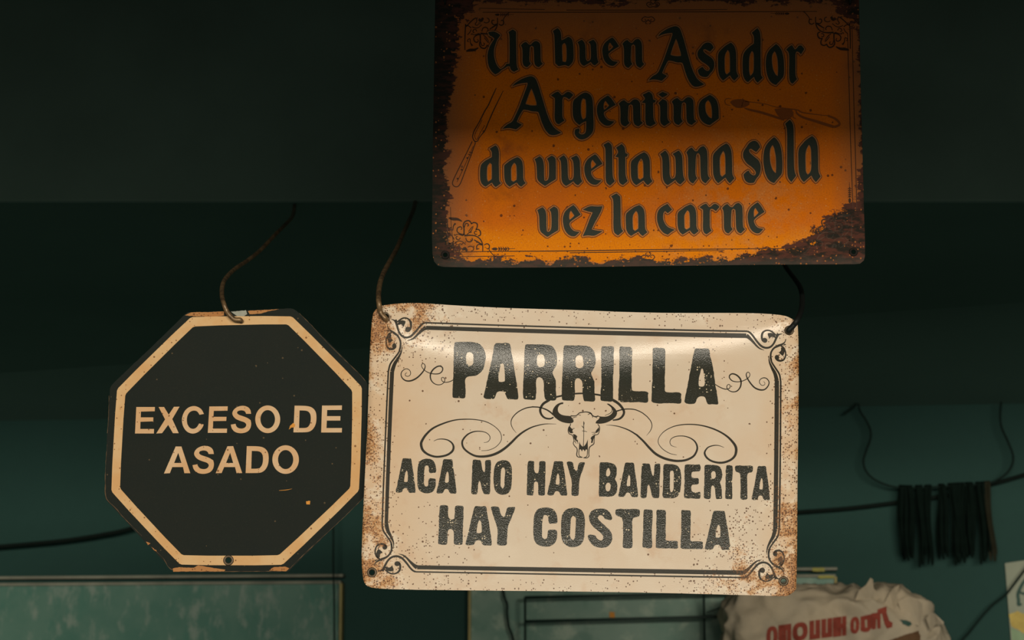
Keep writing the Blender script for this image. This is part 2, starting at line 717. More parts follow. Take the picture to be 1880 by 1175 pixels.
def m_octagon():
    g = G('dark_green_black_enamel')
    v = g.coord('UV')
    n = g.noise(v, 90, 4, 0.6)
    f = g.noise(v, 3.0, 3, 0.7, 4.0)
    c = g.mix(n, (0.0122, 0.0175, 0.0155), (0.0172, 0.0198, 0.0158))
    c = g.mix(g.mul(g.step(f, 0.55, 0.8), 0.3), c, (0.045, 0.040, 0.028))
    d = g.dots(v, 7.0, 0.012, 0.26, 0.3)
    c = g.mix(g.mul(d, 0.7), c, (0.12, 0.085, 0.045))
    return g.done(c, 0.6, 0.05, bump=f, strength=0.12, dist=0.0004)


def m_tan(name, col=(0.62, 0.385, 0.175), den=0.05):
    g = G(name)
    v = g.coord('UV')
    n = g.noise(v, 70, 4, 0.6, 3.0)
    m = g.noise(v, 14, 4, 0.65, 9.0)
    c = g.mix(g.step(n, 0.35, 0.65), col, tuple(k * s for k, s in zip(col, (0.95, 0.82, 0.68))))
    c = g.mix(g.mul(g.step(m, 0.62, 0.78), 0.6), c, (0.44, 0.19, 0.05))
    d1 = g.dots(v, 4.2, den, 0.36, 0.0)
    d2 = g.dots(v, 9.0, den * 0.8, 0.24, 0.41)
    c = g.mix(g.mul(g.mx(d1, d2), 0.85), c, (0.17, 0.068, 0.022))
    return g.done(c, 0.55, 0.1)


def m_steel():
    g = G('weathered_wire')
    v = g.coord('Object')
    n = g.noise(v, 9, 4, 0.65)
    n2 = g.noise(v, 3, 3, 0.7, 2.0)
    c = g.mix(g.step(n, 0.35, 0.68), (0.23, 0.145, 0.068), (0.07, 0.045, 0.026))
    c = g.mix(g.mul(g.step(n2, 0.55, 0.8), 0.4), c, (0.30, 0.22, 0.13))
    return g.done(c, 0.42, 0.5, 0.35, bump=n2, strength=0.3, dist=0.0005)


def m_sack():
    g = G('crumpled_paper_sack')
    v = g.coord('Object')
    n = g.noise(v, 90, 5, 0.6)
    n2 = g.noise(v, 22, 4, 0.65, 3.0)
    c = g.mix(g.step(n, 0.3, 0.7), (0.46, 0.385, 0.275), (0.34, 0.30, 0.225))
    c = g.mix(g.mul(g.step(n2, 0.6, 0.78), 0.35), c, (0.22, 0.18, 0.125))
    return g.done(c, 0.8, 0.2, bump=n2, strength=0.3, dist=0.004)


M = dict(
    wall=m_wall(), board=m_board(), pale=m_board_pale(),
    soffit=m_plain('dark_green_soffit', (0.072, 0.135, 0.115), 0.9, 0.0, 0.2, 300),
    beam=m_plain('sooty_dark_beam', (0.105, 0.165, 0.135), 0.95, 0.0, 0.3, 200),
    ground=m_plain('grey_cement', (0.12, 0.115, 0.10), 0.9, 0.2, 0.2, 300),
    side=m_plain('dim_green_plaster', (0.025, 0.06, 0.048), 0.85, 0.15, 0.2, 300),
    cream=m_cream(), ink=m_sign_ink(), line=m_line_ink(),
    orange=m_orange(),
    oink=m_orange_ink('faded_black_letter_print', (0.027, 0.033, 0.024)),
    oshadow=m_orange_ink('brown_shadow_print', (0.13, 0.036, 0.008), 0.9),
    ohalo=m_orange_ink('pale_tan_halo_print', (0.40, 0.18, 0.065), 0.9),
    oline=m_orange_ink('dark_brown_line_print', (0.045, 0.022, 0.011), 0.9),
    ofaint=m_orange_ink('faint_brown_print', (0.24, 0.064, 0.012), 0.9),
    octa=m_octagon(), tan=m_tan('tan_stripe_paint', (0.655, 0.440, 0.225), den=0.04), tan_letter=m_tan('tan_letter_paint', (0.65, 0.455, 0.275), 0.035),
    chip=m_tan('bare_worn_rim', (0.42, 0.20, 0.07), 0.25),
    primer=m_plain('pale_grey_primer', (0.32, 0.33, 0.28), 0.8, 0.2, 0.25, 4),
    orange_chip=m_plain('orange_rust_fleck', (0.62, 0.27, 0.05), 0.8, 0.2, 0.3, 3),
    eyelet=m_plain('tarnished_eyelet', (0.085, 0.058, 0.032), 0.4, 0.35, 0.5, 5, 0.2),
    rim=m_plain('scuffed_brown_rim', (0.115, 0.075, 0.042), 0.8, 0.1, 0.6, 4),
    darkrim=m_plain('dark_rusted_rim', (0.014, 0.012, 0.010), 0.7, 0.1, 0.4, 4),
    wire=m_steel(),
    blackwire=m_plain('black_wire', (0.009, 0.011, 0.010), 0.55, 0.2, 0.3, 8),
    cable=m_plain('black_cable', (0.007, 0.012, 0.010), 0.8, 0.05, 0.3, 30),
    cord=m_plain('dark_cord', (0.009, 0.018, 0.015), 0.8, 0.05, 0.3, 30),
    strip=m_plain('dark_leather_strip', (0.005, 0.010, 0.008), 0.9, 0.0, 0.5, 20),
    strip2=m_plain('brown_leather_strip', (0.022, 0.022, 0.014), 0.9, 0.0, 0.5, 20),
    lip=m_plain('pale_board_edge', (0.23, 0.235, 0.185), 0.7, 0.2, 0.6, 45),
    lip2=m_plain('yellowish_board_edge', (0.34, 0.29, 0.12), 0.7, 0.2, 0.5, 40),
    yellow=m_plain('yellow_paint_patch', (0.34, 0.32, 0.08), 0.7, 0.3, 0.4, 15),
    rack=m_plain('dark_green_rack_metal', (0.012, 0.030, 0.024), 0.5, 0.4, 0.3, 30),
    sack=m_sack(), red=m_plain('faded_red_print', (0.235, 0.047, 0.030), 0.8, 0.2, 0.45, 14),
    brown_print=m_plain('brown_print', (0.11, 0.062, 0.032), 0.8, 0.1, 0.3, 14),
    poster=m_plain('pale_poster_paper', (0.265, 0.295, 0.225), 0.7, 0.3, 0.2, 50),
    p_dark=m_plain('dark_green_poster_print', (0.03, 0.075, 0.06), 0.7, 0.3, 0.3, 10),
    p_yel=m_plain('yellow_poster_print', (0.46, 0.35, 0.09), 0.7, 0.3, 0.35, 14),
    p_grn=m_plain('light_green_poster_print', (0.22, 0.32, 0.19), 0.7, 0.3, 0.3, 14),
)

# ------------------------------------------------------------------ the setting
BEAM_Y = 2.62
zb = on_y(600, 370, BEAM_Y).z                       # underside of the beam
cl, cr = on_wall(100, 771), on_wall(1880, 741)


def wall_top(u):                                   # where the soffit meets the back wall
    t = (u - cl.x) / (cr.x - cl.x)
    return cl.z + (cr.z - cl.z) * t


def structure(name, bm, mat):
    return tag(link(name, bm, mat), kind='structure')


X, Y = Vector((1, 0, 0)), Vector((0, 1, 0))
bm = bmesh.new(); box(bm, W0 + Vector((0, 0, 1.4)) - WN * 0.06, WU, WN, ZUP, 2.6, 0.06, 1.4)
structure('wall_back', bm, M['wall'])
bm = bmesh.new(); box(bm, Vector((0, 1.4, -0.03)), X, Y, ZUP, 2.6, 2.6, 0.03)
structure('floor', bm, M['ground'])
for nm, sx in (('wall_left', -1), ('wall_right', 1)):
    bm = bmesh.new(); box(bm, Vector((sx * 2.5, 2.3, 1.4)), X, Y, ZUP, 0.05, 1.6, 1.4)
    structure(nm, bm, M['side'])
# beam the signs hang from
bm = bmesh.new(); box(bm, Vector((0, BEAM_Y + 0.04, zb + 0.20)), X, Y, ZUP, 2.45, 0.04, 0.20, 0.003)
structure('trim_1', bm, M['beam'])
# soffit running back from the beam to the wall
bm = bmesh.new()
pts = []
for x in (-2.45, 2.45):
    yb = W0.y - x * math.tan(YAW)
    pts.append((Vector((x, BEAM_Y + 0.002, zb - 0.001)), Vector((x, yb, wall_top(x)))))
lo = [pts[0][0], pts[1][0], pts[1][1], pts[0][1]]
vs = [bm.verts.new(p) for p in lo] + [bm.verts.new(p + ZUP * 0.05) for p in lo]
for q in ((3, 2, 1, 0), (4, 5, 6, 7), (0, 1, 5, 4), (1, 2, 6, 5), (2, 3, 7, 6), (3, 0, 4, 7)):
    bm.faces.new([vs[i] for i in q])
bmesh.ops.recalc_face_normals(bm, faces=bm.faces[:])
structure('ceiling', bm, M['soffit'])
# front lintel and the ceiling between it and the beam
LINTEL_Z = 2.15
bm = bmesh.new(); box(bm, Vector((0, 0.80, LINTEL_Z + 0.6)), X, Y, ZUP, 2.45, 0.05, 0.6)
structure('wall_front', bm, M['side'])
bm = bmesh.new(); box(bm, Vector((0, 1.73, zb + 0.425)), X, Y, ZUP, 2.45, 0.98, 0.025)
structure('trim_2', bm, M['soffit'])

# ------------------------------------------------------------------ ORANGE SIGN, nailed to the beam
OY = 2.032


def surf_o(px, py, lift):
    p = on_y(px, py, OY - lift)
    return p


so = thing('tin_sign', on_y(1190, 490, OY), 'rusty orange tin sign with black gothic lettering fixed to the dark beam', 'sign')
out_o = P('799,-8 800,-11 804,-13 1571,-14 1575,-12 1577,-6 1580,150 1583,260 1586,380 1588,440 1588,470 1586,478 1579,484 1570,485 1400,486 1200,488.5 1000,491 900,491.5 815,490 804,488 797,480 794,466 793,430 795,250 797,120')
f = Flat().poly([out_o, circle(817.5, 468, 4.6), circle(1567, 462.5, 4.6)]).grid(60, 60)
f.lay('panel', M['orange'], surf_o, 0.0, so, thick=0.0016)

tA, tB, tC, tD, tE, tF, tG, tH, tI, tJ = (880, 35), (1100, 35), (1270, 35), (915, 130), (1110, 130), (870, 250), (1060, 250), (1280, 215), (970, 330), (1190, 330)
B = {}
B['U'] = [P('130,195 180,180 230,185 270,205 310,235 285,275 258,310 235,370 215,450 215,540 235,630 270,700 310,735 350,715 385,680 400,655 445,655 445,560 445,300 440,215 425,190 490,150 540,185 540,350 545,550 550,700 575,740 510,775 465,750 450,695 410,695 370,725 325,745 290,785 235,815 180,770 140,700 120,620 120,520 140,430 180,350 225,290 195,262 150,240')]
B['n'] = [P('985,455 1030,410 1070,398 1115,440 1150,442 1200,390 1250,383 1300,420 1310,500 1310,640 1315,715 1348,740 1280,797 1230,775 1203,730 1200,560 1195,480 1165,460 1135,480 1127,580 1122,705 1152,740 1088,798 1040,780 1012,730 1015,600 1010,490')]
B['b'] = [P('1080,175 1150,130 1200,180 1205,310 1240,300 1310,258 1362,290 1380,360 1385,500 1385,625 1310,697 1265,672 1205,685 1165,692 1115,650 1110,500 1105,240'), P('1215,380 1250,350 1283,385 1285,600 1265,632 1222,622 1215,500')]
B['u'] = [P('1250,325 1320,278 1370,330 1380,450 1380,600 1405,648 1445,640 1468,600 1465,450 1460,360 1422,322 1505,278 1553,330 1560,450 1565,605 1592,665 1530,722 1490,702 1462,662 1420,692 1355,732 1310,700 1285,640 1285,500 1280,370')]
B['e'] = [P('260,265 300,300 335,350 372,405 300,447 205,512 200,550 225,600 270,640 355,650 315,690 280,717 220,710 160,670 120,600 100,500 105,420 140,350 200,300'), P('225,345 250,380 277,415 245,450 203,480 195,420 205,370')]
B['A'] = [P('200,230 250,175 330,125 420,88 480,75 530,95 560,140 590,220 620,320 650,420 680,520 710,620 740,700 780,780 830,850 925,910 860,937 790,950 740,930 690,870 650,790 620,700 590,608 565,597 500,597 430,575 365,570 330,620 290,700 270,750 348,790 262,862 180,840 110,842 58,855 120,790 200,755 240,680 290,570 330,470 370,360 410,260 430,200 428,175 350,180 270,200'), P('485,258 510,310 540,400 562,470 562,507 480,510 398,490 420,420 450,340')]
B['s'] = [P('830,343 880,360 910,400 927,442 870,512 830,490 790,465 765,475 765,510 800,550 850,590 900,630 930,690 937,760 915,850 870,900 835,962 780,972 720,950 690,900 680,845 720,800 755,782 780,830 820,857 850,850 865,820 850,780 800,730 740,690 690,630 670,570 680,500 730,430 770,370')]
B['a'] = [P('640,306 690,335 720,400 725,520 725,645 762,690 695,742 660,720 630,680 590,702 525,742 480,710 450,650 445,540 445,430 490,390 560,340'), P('595,388 625,420 630,520 630,640 580,672 550,650 545,560 545,450')]
B['d'] = [P('320,132 360,178 370,260 365,400 370,560 370,660 402,690 325,747 290,725 265,682 230,702 175,742 130,720 95,660 90,560 95,430 150,370 220,330 265,308 265,225 232,185'), P('235,390 265,415 265,520 265,630 210,672 190,630 190,520 195,440')]
B['o'] = [P('1545,353 1600,380 1650,440 1675,540 1680,700 1620,742 1545,797 1480,780 1420,730 1385,650 1375,560 1390,470 1440,410'), P('1520,430 1550,460 1575,540 1580,640 1575,702 1530,680 1490,620 1475,540 1480,470')]
B['r'] = [P('772,362 830,320 880,303 930,360 960,350 1000,310 1050,308 1103,355 1040,422 1000,390 960,385 940,410 940,560 940,690 972,730 890,787 850,770 825,710 830,550 830,400')]
B['g'] = [P('1270,313 1330,330 1380,390 1390,480 1395,650 1400,800 1395,890 1340,960 1270,1005 1200,1012 1140,970 1115,910 1130,860 1180,843 1197,870 1180,910 1210,935 1260,930 1290,890 1290,740 1250,750 1190,797 1130,750 1095,680 1090,560 1095,440 1150,390 1200,350'), P('1240,405 1280,420 1290,500 1290,680 1270,700 1240,715 1215,660 1210,560 1215,450')]
B['t'] = [P('568,167 650,113 690,150 700,190 705,245 742,265 730,302 705,302 705,450 710,600 742,660 670,717 620,690 605,630 605,450 605,312 558,302 600,245 595,210')]
B['i'] = [P('788,477 850,413 910,440 925,480 920,620 925,720 962,755 880,812 840,790 815,740 820,600 815,510')]
B['dot'] = [P('788,347 850,308 932,340 900,372 850,392')]
B['l'] = [P('382,127 455,83 510,130 515,250 515,450 520,610 552,660 480,727 430,690 415,640 415,450 415,250 410,170')]
B['v'] = [P('892,337 970,293 1015,340 1030,420 1030,560 1035,650 1060,657 1090,640 1105,580 1105,450 1100,370 1073,332 1140,283 1190,310 1205,350 1205,500 1205,632 1120,682 1045,732 980,690 930,640 925,520 920,400')]
B['z'] = [P('798,440 900,383 1000,395 1092,388 1060,480 1010,570 960,660 930,730 1000,745 1093,755 1020,800 960,827 880,815 798,827 840,740 870,660 900,580 945,480 880,465')]
B['c'] = [P('285,353 320,400 352,440 290,492 250,460 225,480 215,560 240,640 290,700 392,735 330,772 290,807 220,780 160,700 130,600 130,500 160,430 220,385')]


def raw(k, t):
    return [tl(l, *t) for l in B[k]]


def bf(k, t, x0, y0, x1, y1):
    return fit(B[k], t[0], t[1], x0, y0, x1, y1)


lines_o = [
    ('Un buen Asador', [raw('U', tA), bf('n', tA, 610, 320, 935, 710), raw('b', tA), bf('u', tA, 1440, 300, 1755, 690), bf('e', tB, 45, 270, 295, 690), bf('n', tB, 340, 290, 665, 720),
                        bf('A', tB, 725, 100, 1545, 1000), bf('s', tC, 80, 340, 335, 855), bf('a', tC, 385, 345, 690, 905), bf('d', tC, 745, 130, 1045, 935), bf('o', tC, 1085, 365, 1360, 970), bf('r', tC, 1385, 380, 1655, 950)]),
    ('Argentino', [raw('A', tD), raw('r', tD), raw('g', tD), bf('e', tD, 1445, 360, 1725, 810), bf('n', tE, 205, 415, 565, 820), bf('t', tE, 545, 305, 755, 820), raw('i', tE), raw('dot', tE), raw('n', tE), raw('o', tE)]),
    ('da vuelta una sola', [raw('d', tF), raw('a', tF), raw('v', tF), raw('u', tF), raw('e', tG), raw('l', tG), raw('t', tG), bf('a', tG, 785, 235, 1105, 720),
                            bf('u', tG, 1215, 210, 1580, 720), bf('n', tH, -160, 425, 190, 975), bf('a', tH, 230, 385, 550, 970), raw('s', tH), bf('o', tH, 970, 292, 1255, 970), bf('l', tH, 1290, 35, 1455, 955), bf('a', tH, 1485, 275, 1815, 955)]),
    ('vez la carne', [bf('v', tI, 130, 390, 440, 840), bf('e', tI, 505, 370, 770, 835), raw('z', tI), bf('l', tI, 1215, 200, 1395, 820), bf('a', tI, 1430, 370, 1750, 825),
                      raw('c', tJ), bf('a', tJ, 430, 360, 745, 805), bf('r', tJ, 755, 350, 1050, 800), bf('n', tJ, 1085, 340, 1425, 790), bf('e', tJ, 1460, 330, 1710, 790)]),
]


def area2(l):
    return sum(l[i - 1][0] * l[i][1] - l[i][0] * l[i - 1][1] for i in range(len(l)))


def offset(l, d):
    s = 1 if area2(l) > 0 else -1
    n = len(l)
    out = []
    for i in range(n):
        a, b, c = Vector(l[i - 1]), Vector(l[i]), Vector(l[(i + 1) % n])
        d1, d2 = (b - a), (c - b)
        if d1.length < 1e-6 or d2.length < 1e-6:
            continue
        d1.normalize(); d2.normalize()
        n1, n2 = Vector((d1.y, -d1.x)), Vector((d2.y, -d2.x))
        m = n1 + n2
        if m.length < 0.2:
            m = n1.copy()
        m.normalize()
        k = max(m.dot(n1), 0.55)
        out.append(tuple(b + m * (s * d / k)))
    return out


prep_b = lambda l: wobble(soften(l, 2, 48, 0.06), 0.25, 0.12, 3.0)
for text, letters in lines_o:
    sh, ha = Flat(), Flat()
    for loops in letters:
        l0 = prep_b(loops[0])
        sh.stroke([(p[0] - 0.4, p[1] + 0.3, 1.5) for p in offset(l0, 2.6)], 1, True)
        ha.stroke([(p[0], p[1], 1.3) for p in offset(l0, 0.9)], 1, True)
        for hole in loops[1:]:
            h0 = prep_b(hole)
            ha.stroke([(p[0], p[1], 1.1) for p in offset(h0, -0.8)], 1, True)
    sh.lay('letter_shadow', M['oshadow'], surf_o, 0.0002, so)
    ha.lay('letter_outline', M['ohalo'], surf_o, 0.0003, so)
    glyphs(letters, prep_b).lay('lettering', M['oink'], surf_o, 0.0004, so, 'black gothic lettering reading ' + text)

# printed border lines
f = Flat()
f.stroke(P('838,463,1.3 900,461.5,1.5 1000,461,1.7 1100,459.8,1.8 1205,458.2,1.7 1320,457.2,1.5 1440,456.2,1.3'), 4)
f.stroke(P('1046,464,1.4 1120,463,1.5 1205,461.6,1.5 1260,460.6,1.4 1330,460,1.2'), 4)
f.stroke(P('826,471.5,1.2 890,470.5,1.3 945,469.8,1.2'), 4)
f.stroke(P('886,22.5,1.2 1000,22.6,1.4 1190,22,1.4 1350,21.5,1.4 1500,21,1.2'), 4)
f.stroke(P('880,15,1.0 940,16.5,1.1 1000,17.5,1.0'), 4)
f.stroke(P('1040,18.5,1.2 1200,18.5,1.3 1335,17.5,1.1'), 4)
f.stroke(P('1556,60,1.2 1560,200,1.2 1563,300,1.4 1566,382,1.4'), 4)
f.stroke(P('1564,40,1.2 1568,200,1.3 1571,300,1.4 1573,385,1.4'), 4)
f.stroke(P('836,470,1.0 829,420,1.0 827,380,0.9'), 4)
f.lay('border_line', M['oline'], surf_o, 0.00025, so)


def curls(kind):
    """scrollwork of the lower left corner, traced on an 8 px grid from (790, 350)"""
    S = []
    S.append(P('495,650,14 495,560,13 485,500,13 510,455,14 560,440,14 595,465,12 600,490,10'))
    S.append(P('500,540,9 520,485,10 555,490,10 560,515,9 540,520,7'))
    S.append(P('600,490,11 640,468,13 685,485,13 690,530,12 670,570,10'))
    S.append(P('665,575,11 705,570,13 735,600,13 735,650,13 700,665,11'))
    S.append(P('690,640,8 660,640,9 645,615,9 665,595,9 685,605,7'))
    S.append(P('500,660,20 580,655,14 660,665,12 720,700,12 755,750,12 770,810,11 770,890,10'))
    S.append(P('495,650,18 440,635,12 395,600,11 400,550,12 440,530,11 465,550,9 450,575,8'))
    S.append(P('480,660,12 430,645,9 400,640,8 360,655,9 350,640,8'))
    S.append(P('465,450,10 400,420,26 330,415,30 270,400,14'))
    S.append(P('370,480,20 340,520,10 330,580,9 300,570,9 290,545,8 315,540,7'))
    S.append(P('250,420,10 250,560,11 255,700,12 260,800,12'))
    S.append(P('560,600,8 610,540,9 635,525,7'))
    S.append(P('540,640,8 590,600,10 630,540,6'))
    S.append(P('520,690,9 540,740,10 590,750,11 620,720,10 610,695,8'))
    S.append(P('640,720,9 690,750,14 740,780,14 765,790,12'))
    S.append(P('760,800,10 710,790,11 680,820,11 690,855,10 720,850,8'))
    S.append(P('790,800,9 830,780,11 865,800,12 865,840,11 840,855,9 825,840,7'))
    S.append(P('865,840,9 870,880,8 930,950,8 960,965,7'))
    S.append(P('440,690,9 420,720,9 385,710,10 380,680,9 405,670,7'))
    S.append(P('350,740,10 310,770,10 260,780,12'))
    S.append(P('270,760,10 330,820,12 390,870,12 430,890,10'))
    S.append(P('430,890,9 440,840,9 415,800,9 440,780,8 470,800,7'))
    S.append(P('550,830,8 590,815,9 635,835,9 630,875,9 600,885,8'))
    S.append(P('470,870,24 510,850,30 540,890,20'))
    S.append(P('360,760,8 420,740,9 470,750,8 520,790,8'))
    S.append(P('290,640,8 330,680,9 350,720,8'))
    return [tl(s, 790, 350) for s in S]


CUR = curls(0)


def corner(name, fx):
    f = Flat()
    for s in CUR:
        f.stroke([(lambda q_: (q_[0], q_[1], q_[2] * 1.45))(fx(p)) for p in s], 5)
    f.lay(name, M['oline'], surf_o, 0.00025, so)


corner('corner_scroll', lambda p: p)
corner('corner_scroll', lambda p: (2382 - p[0] * 1.0 + 3, p[1] - 6, p[2]))
corner('corner_scroll', lambda p: (p[0] * 0.92 + 98, 492 - p[1] + 2, p[2]))
corner('corner_scroll', lambda p: (2366 - p[0] * 0.98, 492 - p[1] + 0, p[2]))
# wheat ears and the small centre ornaments


def wheat(f, x, y, s, fl=1, vert=False):
    def q(a, b):
        return (x + b * s, y + a * s * fl) if vert else (x + a * s * fl, y + b * s)
    f.poly([[q(0, 0), q(4, -2.4), q(9, -2.6), q(12, 0), q(9, 2.6), q(4, 2.4)]])
    for k in range(5):
        a = 13 + k * 4.2
        for sg in (-1, 1):
            c = q(a, sg * 3.4) + (1.5 * s,)
            d = q(a + 3.0, 0) + (1.5 * s,)
            f.stroke([c, d], 1)
    f.stroke([q(12, 0) + (1.4 * s,), q(44, -0.6) + (0.7 * s,)], 1)


for a in ((902, 457, 1.0), (908, 27, 0.8), (1560, 374, 0.9, -1, True), (1450, 25, 0.8, -1)):
    f = Flat()
    wheat(f, *a)
    f.lay('wheat_ear', M['oline'], surf_o, 0.00027, so)
for (cx, cy, sg) in ((1190, 36, 1), (1199, 8, -1), (1190, 472, -1)):
    f = Flat()
    for k in (-1, 1):
        f.stroke([(cx, cy - 4 * sg, 1.4), (cx + k * 7, cy - 5 * sg, 1.4), (cx + k * 12, cy, 1.5), (cx + k * 8, cy + 4 * sg, 1.4), (cx + k * 4, cy + 1 * sg, 1.2), (cx + k * 7, cy - 1 * sg, 1.0)], 5)
        f.stroke([(cx, cy, 1.6), (cx + k * 5, cy + 6 * sg, 1.4), (cx + k * 1, cy + 8 * sg, 1.0)], 5)
    f.lay('centre_ornament', M['oline'], surf_o, 0.00027, so)

# carving fork drawing
f = Flat()
tK = (815, 150)
for s in ('770,90,9 735,165,14 650,350,16 600,430,17 520,590,15 450,710,14 425,780,14 425,830,14 455,875,14 495,870,13 515,830,13 560,770,13 600,720,14 660,580,15 740,400,15 870,135,9',
          '560,560,8 500,680,8 460,760,8 455,810,8 475,850,8 500,825,8 540,740,8 600,640,8'):
    f.stroke(tl(P(s), *tK), 5)
for s in ('867,259.5,1.6 855,284,1.6 843,308,1.6 832,331,1.6 831,338,1.6 835,342.5,1.6 841,342,1.6 846,335,1.6 854,314,1.6 864,287,1.6 873,262,1.6',
          '869,268,1.0 860,289,1.0 850,311,1.0 839,334,1.0', '861,279,1.3 868,281,1.3', '859,283,1.1 866,285,1.1'):
    f.stroke(P(s), 5)
for c in ((858, 290), (847.5, 311.5), (840, 328)):
    f.poly([circle(c[0], c[1], 1.7, n=10)])
f.lay('fork_drawing', M['oline'], surf_o, 0.00027, so, 'brown line drawing of a two-pronged carving fork')

# knife drawing
f = Flat()
tL_ = (1320, 150)
f.poly([tl(soften(P('160,300 200,265 330,250 450,292 448,340 360,385 260,388 200,350')), *tL_)])
f.poly([tl(soften(P('810,400 900,388 1085,412 1078,520 960,570 860,500')), *tL_)])
for s in ('180,250,8 110,250,12 85,290,14 110,335,12 170,350,8', '340,245,10 360,280,10 320,385,10', '380,290,12 650,322,10 830,370,12 1000,395,16 1150,415,18 1240,455,16 1500,490,12 1620,500,12',
          '370,385,14 450,412,30 620,452,36 830,518,36 960,560,30', '1130,420,18 1150,470,26 1240,525,34 1420,580,40 1560,625,44 1690,665,40',
          '1600,500,30 1700,540,34 1765,600,36 1760,640,36 1690,665,36', '1090,440,14 1090,520,14 1130,540,12'):
    f.stroke(tl(P(s), *tL_), 5)
f.lay('knife_drawing', M['ofaint'], surf_o, 0.00027, so, 'faint brown drawing of a gaucho knife')

for (px, py) in ((817.5, 468), (1567, 462.5)):
    c = on_y(px, py, OY - 0.0006)
    link('eyelet', ring(c, Vector((0, -1, 0)), 0.0031, 0.0012), M['darkrim'], so, True)

for (px, lab) in ((817, 'left'), (1560, 'right')):
    a = on_y(px, 6, OY)
    pp = vcat([a + Vector((0, 0.006, 0.002)), a + Vector((0, -0.001, -0.001)), a + Vector((0, -0.004, 0.004)), a + Vector((0, -0.003, 0.03)), a + Vector((0, 0.002, 0.12)), Vector((a.x, a.y + 0.004, zb + 0.402))], 5)
    tag(link('hanging_wire', tube(pp, 0.0012, 8), M['blackwire'], None, True, origin=a), 'thin black wire holding the upper %s corner of the orange sign' % lab, 'wire')

# ------------------------------------------------------------------ CREAM SIGN hung on two wires
PY = 2.0


LEAN = math.tan(R(5.5))


def bump_p(px, py):
    bend = 701 - (46 if px < 1040 else 20) * ((px - 1040) / 360.0) ** 2 + 10 * math.sin(px / 120.0)
    t = max(0.0, bend - py) / 100.0
    b = 0.0085 * (t * t if t < 0.8 else 0.64 + 1.6 * (t - 0.8))                                  # upper part curls forward
    b += 0.0016 * math.sin((px - 690) / 250.0) * math.sin((py - 560) / 190.0)
    d = max(0.0, 1 - math.hypot(px - 1440, py - 590) / 120)
    b -= 0.004 * d * d
    d = max(0.0, 1 - math.hypot(px - 690, py - 570) / 90)
    b -= 0.005 * d * d
    return b


def surf_p(px, py, lift):
    # the sheet hangs leaning back a little at the top
    d = ray(px, py)
    y0 = PY - bump_p(px, py) - lift
    return CAM + d * ((y0 - CAM.y + (CAM.z - 1.84) * LEAN) / (d.y - d.z * LEAN))


sp = thing('tin_sign', on_y(1065, 1086, PY), 'cream tin sign reading PARRILLA with bull skull, hanging from two wires', 'sign')
out_p = P('684.3,579.8 686,573 691,567 698,562 706.5,560 733,557 761.8,556 792.7,557.7 848,561.5 925.5,565.4 1000,567.6 1070,569.6 1149,573 1238.7,574.8 1350.4,574.4 1406,575.7 1439.8,579 1453,584.5 1462,591 1465.5,600 1466.6,674 1465.5,800 1464,895.5 1463.7,1001 1462,1077.6 1461,1083 1453,1090 1447,1093.5 1440,1094.7 1376.6,1093 1218,1088.6 1060,1086 861,1084 729,1082.3 687,1080 676,1077 669.8,1072 666.4,1061.8 663.4,1027.5 665,985 666.4,948 670.6,856 674.3,790 676.6,717 678.8,650.6 682,595')
hTL, hTR, hBL, hBR = (708.5, 581.5), (1449, 606.5), (683, 1051), (1438.6, 1067)
f = Flat().poly([soften(out_p, 1), circle(*hTL, 5.2), circle(*hTR, 5.6), circle(*hBL, 5.2), circle(*hBR, 5.2)]).grid(16, 10)
f.lay('panel', M['cream'], surf_p, 0.0, sp, thick=0.0012, smooth=True)

qA, qB, qC, qD, qE, qF, qG, qI, qJ, qH = (820, 615), (1040, 615), (1180, 615), (715, 825), (940, 830), (1190, 830), (1060, 830), (970, 900), (1120, 900), (790, 900)
big_P = [P('110,125 135,100 300,100 430,108 500,140 545,200 572,290 575,345 560,430 540,500 490,560 440,595 380,605 300,610 275,650 272,700 278,800 278,915 250,935 180,925 105,928 85,905 88,800 95,660 100,560 105,350 108,200'), P('310,255 350,250 385,275 395,310 393,400 380,440 345,455 310,440 288,400 283,340 290,280')]
big_A = [P('705,140 725,118 800,122 870,115 920,122 940,160 950,260 975,360 1000,540 1020,650 1040,780 1055,880 1052,945 1010,950 960,942 905,948 880,915 860,850 840,828 790,825 745,835 725,870 705,930 680,942 580,942 540,915 545,890 575,770 600,640 630,500 660,380 685,240 695,170'), P('815,415 838,425 845,470 855,560 855,670 845,688 790,690 760,685 760,640 765,570 780,500 795,440')]
big_R = [P('1150,150 1180,132 1280,140 1400,138 1500,145 1560,170 1600,230 1620,310 1622,390 1605,460 1575,510 1550,545 1570,600 1600,660 1605,720 1605,850 1615,920 1605,960 1560,965 1500,955 1455,960 1435,900 1425,780 1430,700 1415,650 1380,620 1340,620 1315,650 1312,720 1318,800 1310,940 1280,955 1200,945 1140,945 1120,915 1125,700 1135,520 1143,300'), P('1340,290 1380,278 1425,295 1440,340 1445,400 1435,450 1400,470 1360,475 1330,450 1325,400 1325,330')]
big_I = [P('515,175 540,163 600,168 660,162 695,175 700,200 692,300 695,440 688,560 682,700 685,850 685,965 650,982 600,975 540,972 500,960 498,930 505,800 515,700 512,560 510,420 508,250')]
big_L = [P('775,185 800,168 880,175 940,175 965,200 968,250 960,330 962,480 955,600 960,700 955,800 975,825 1100,828 1170,825 1205,850 1195,880 1205,960 1195,990 1150,995 1090,985 950,988 810,988 765,965 762,940 768,700 778,650 775,500 780,350')]
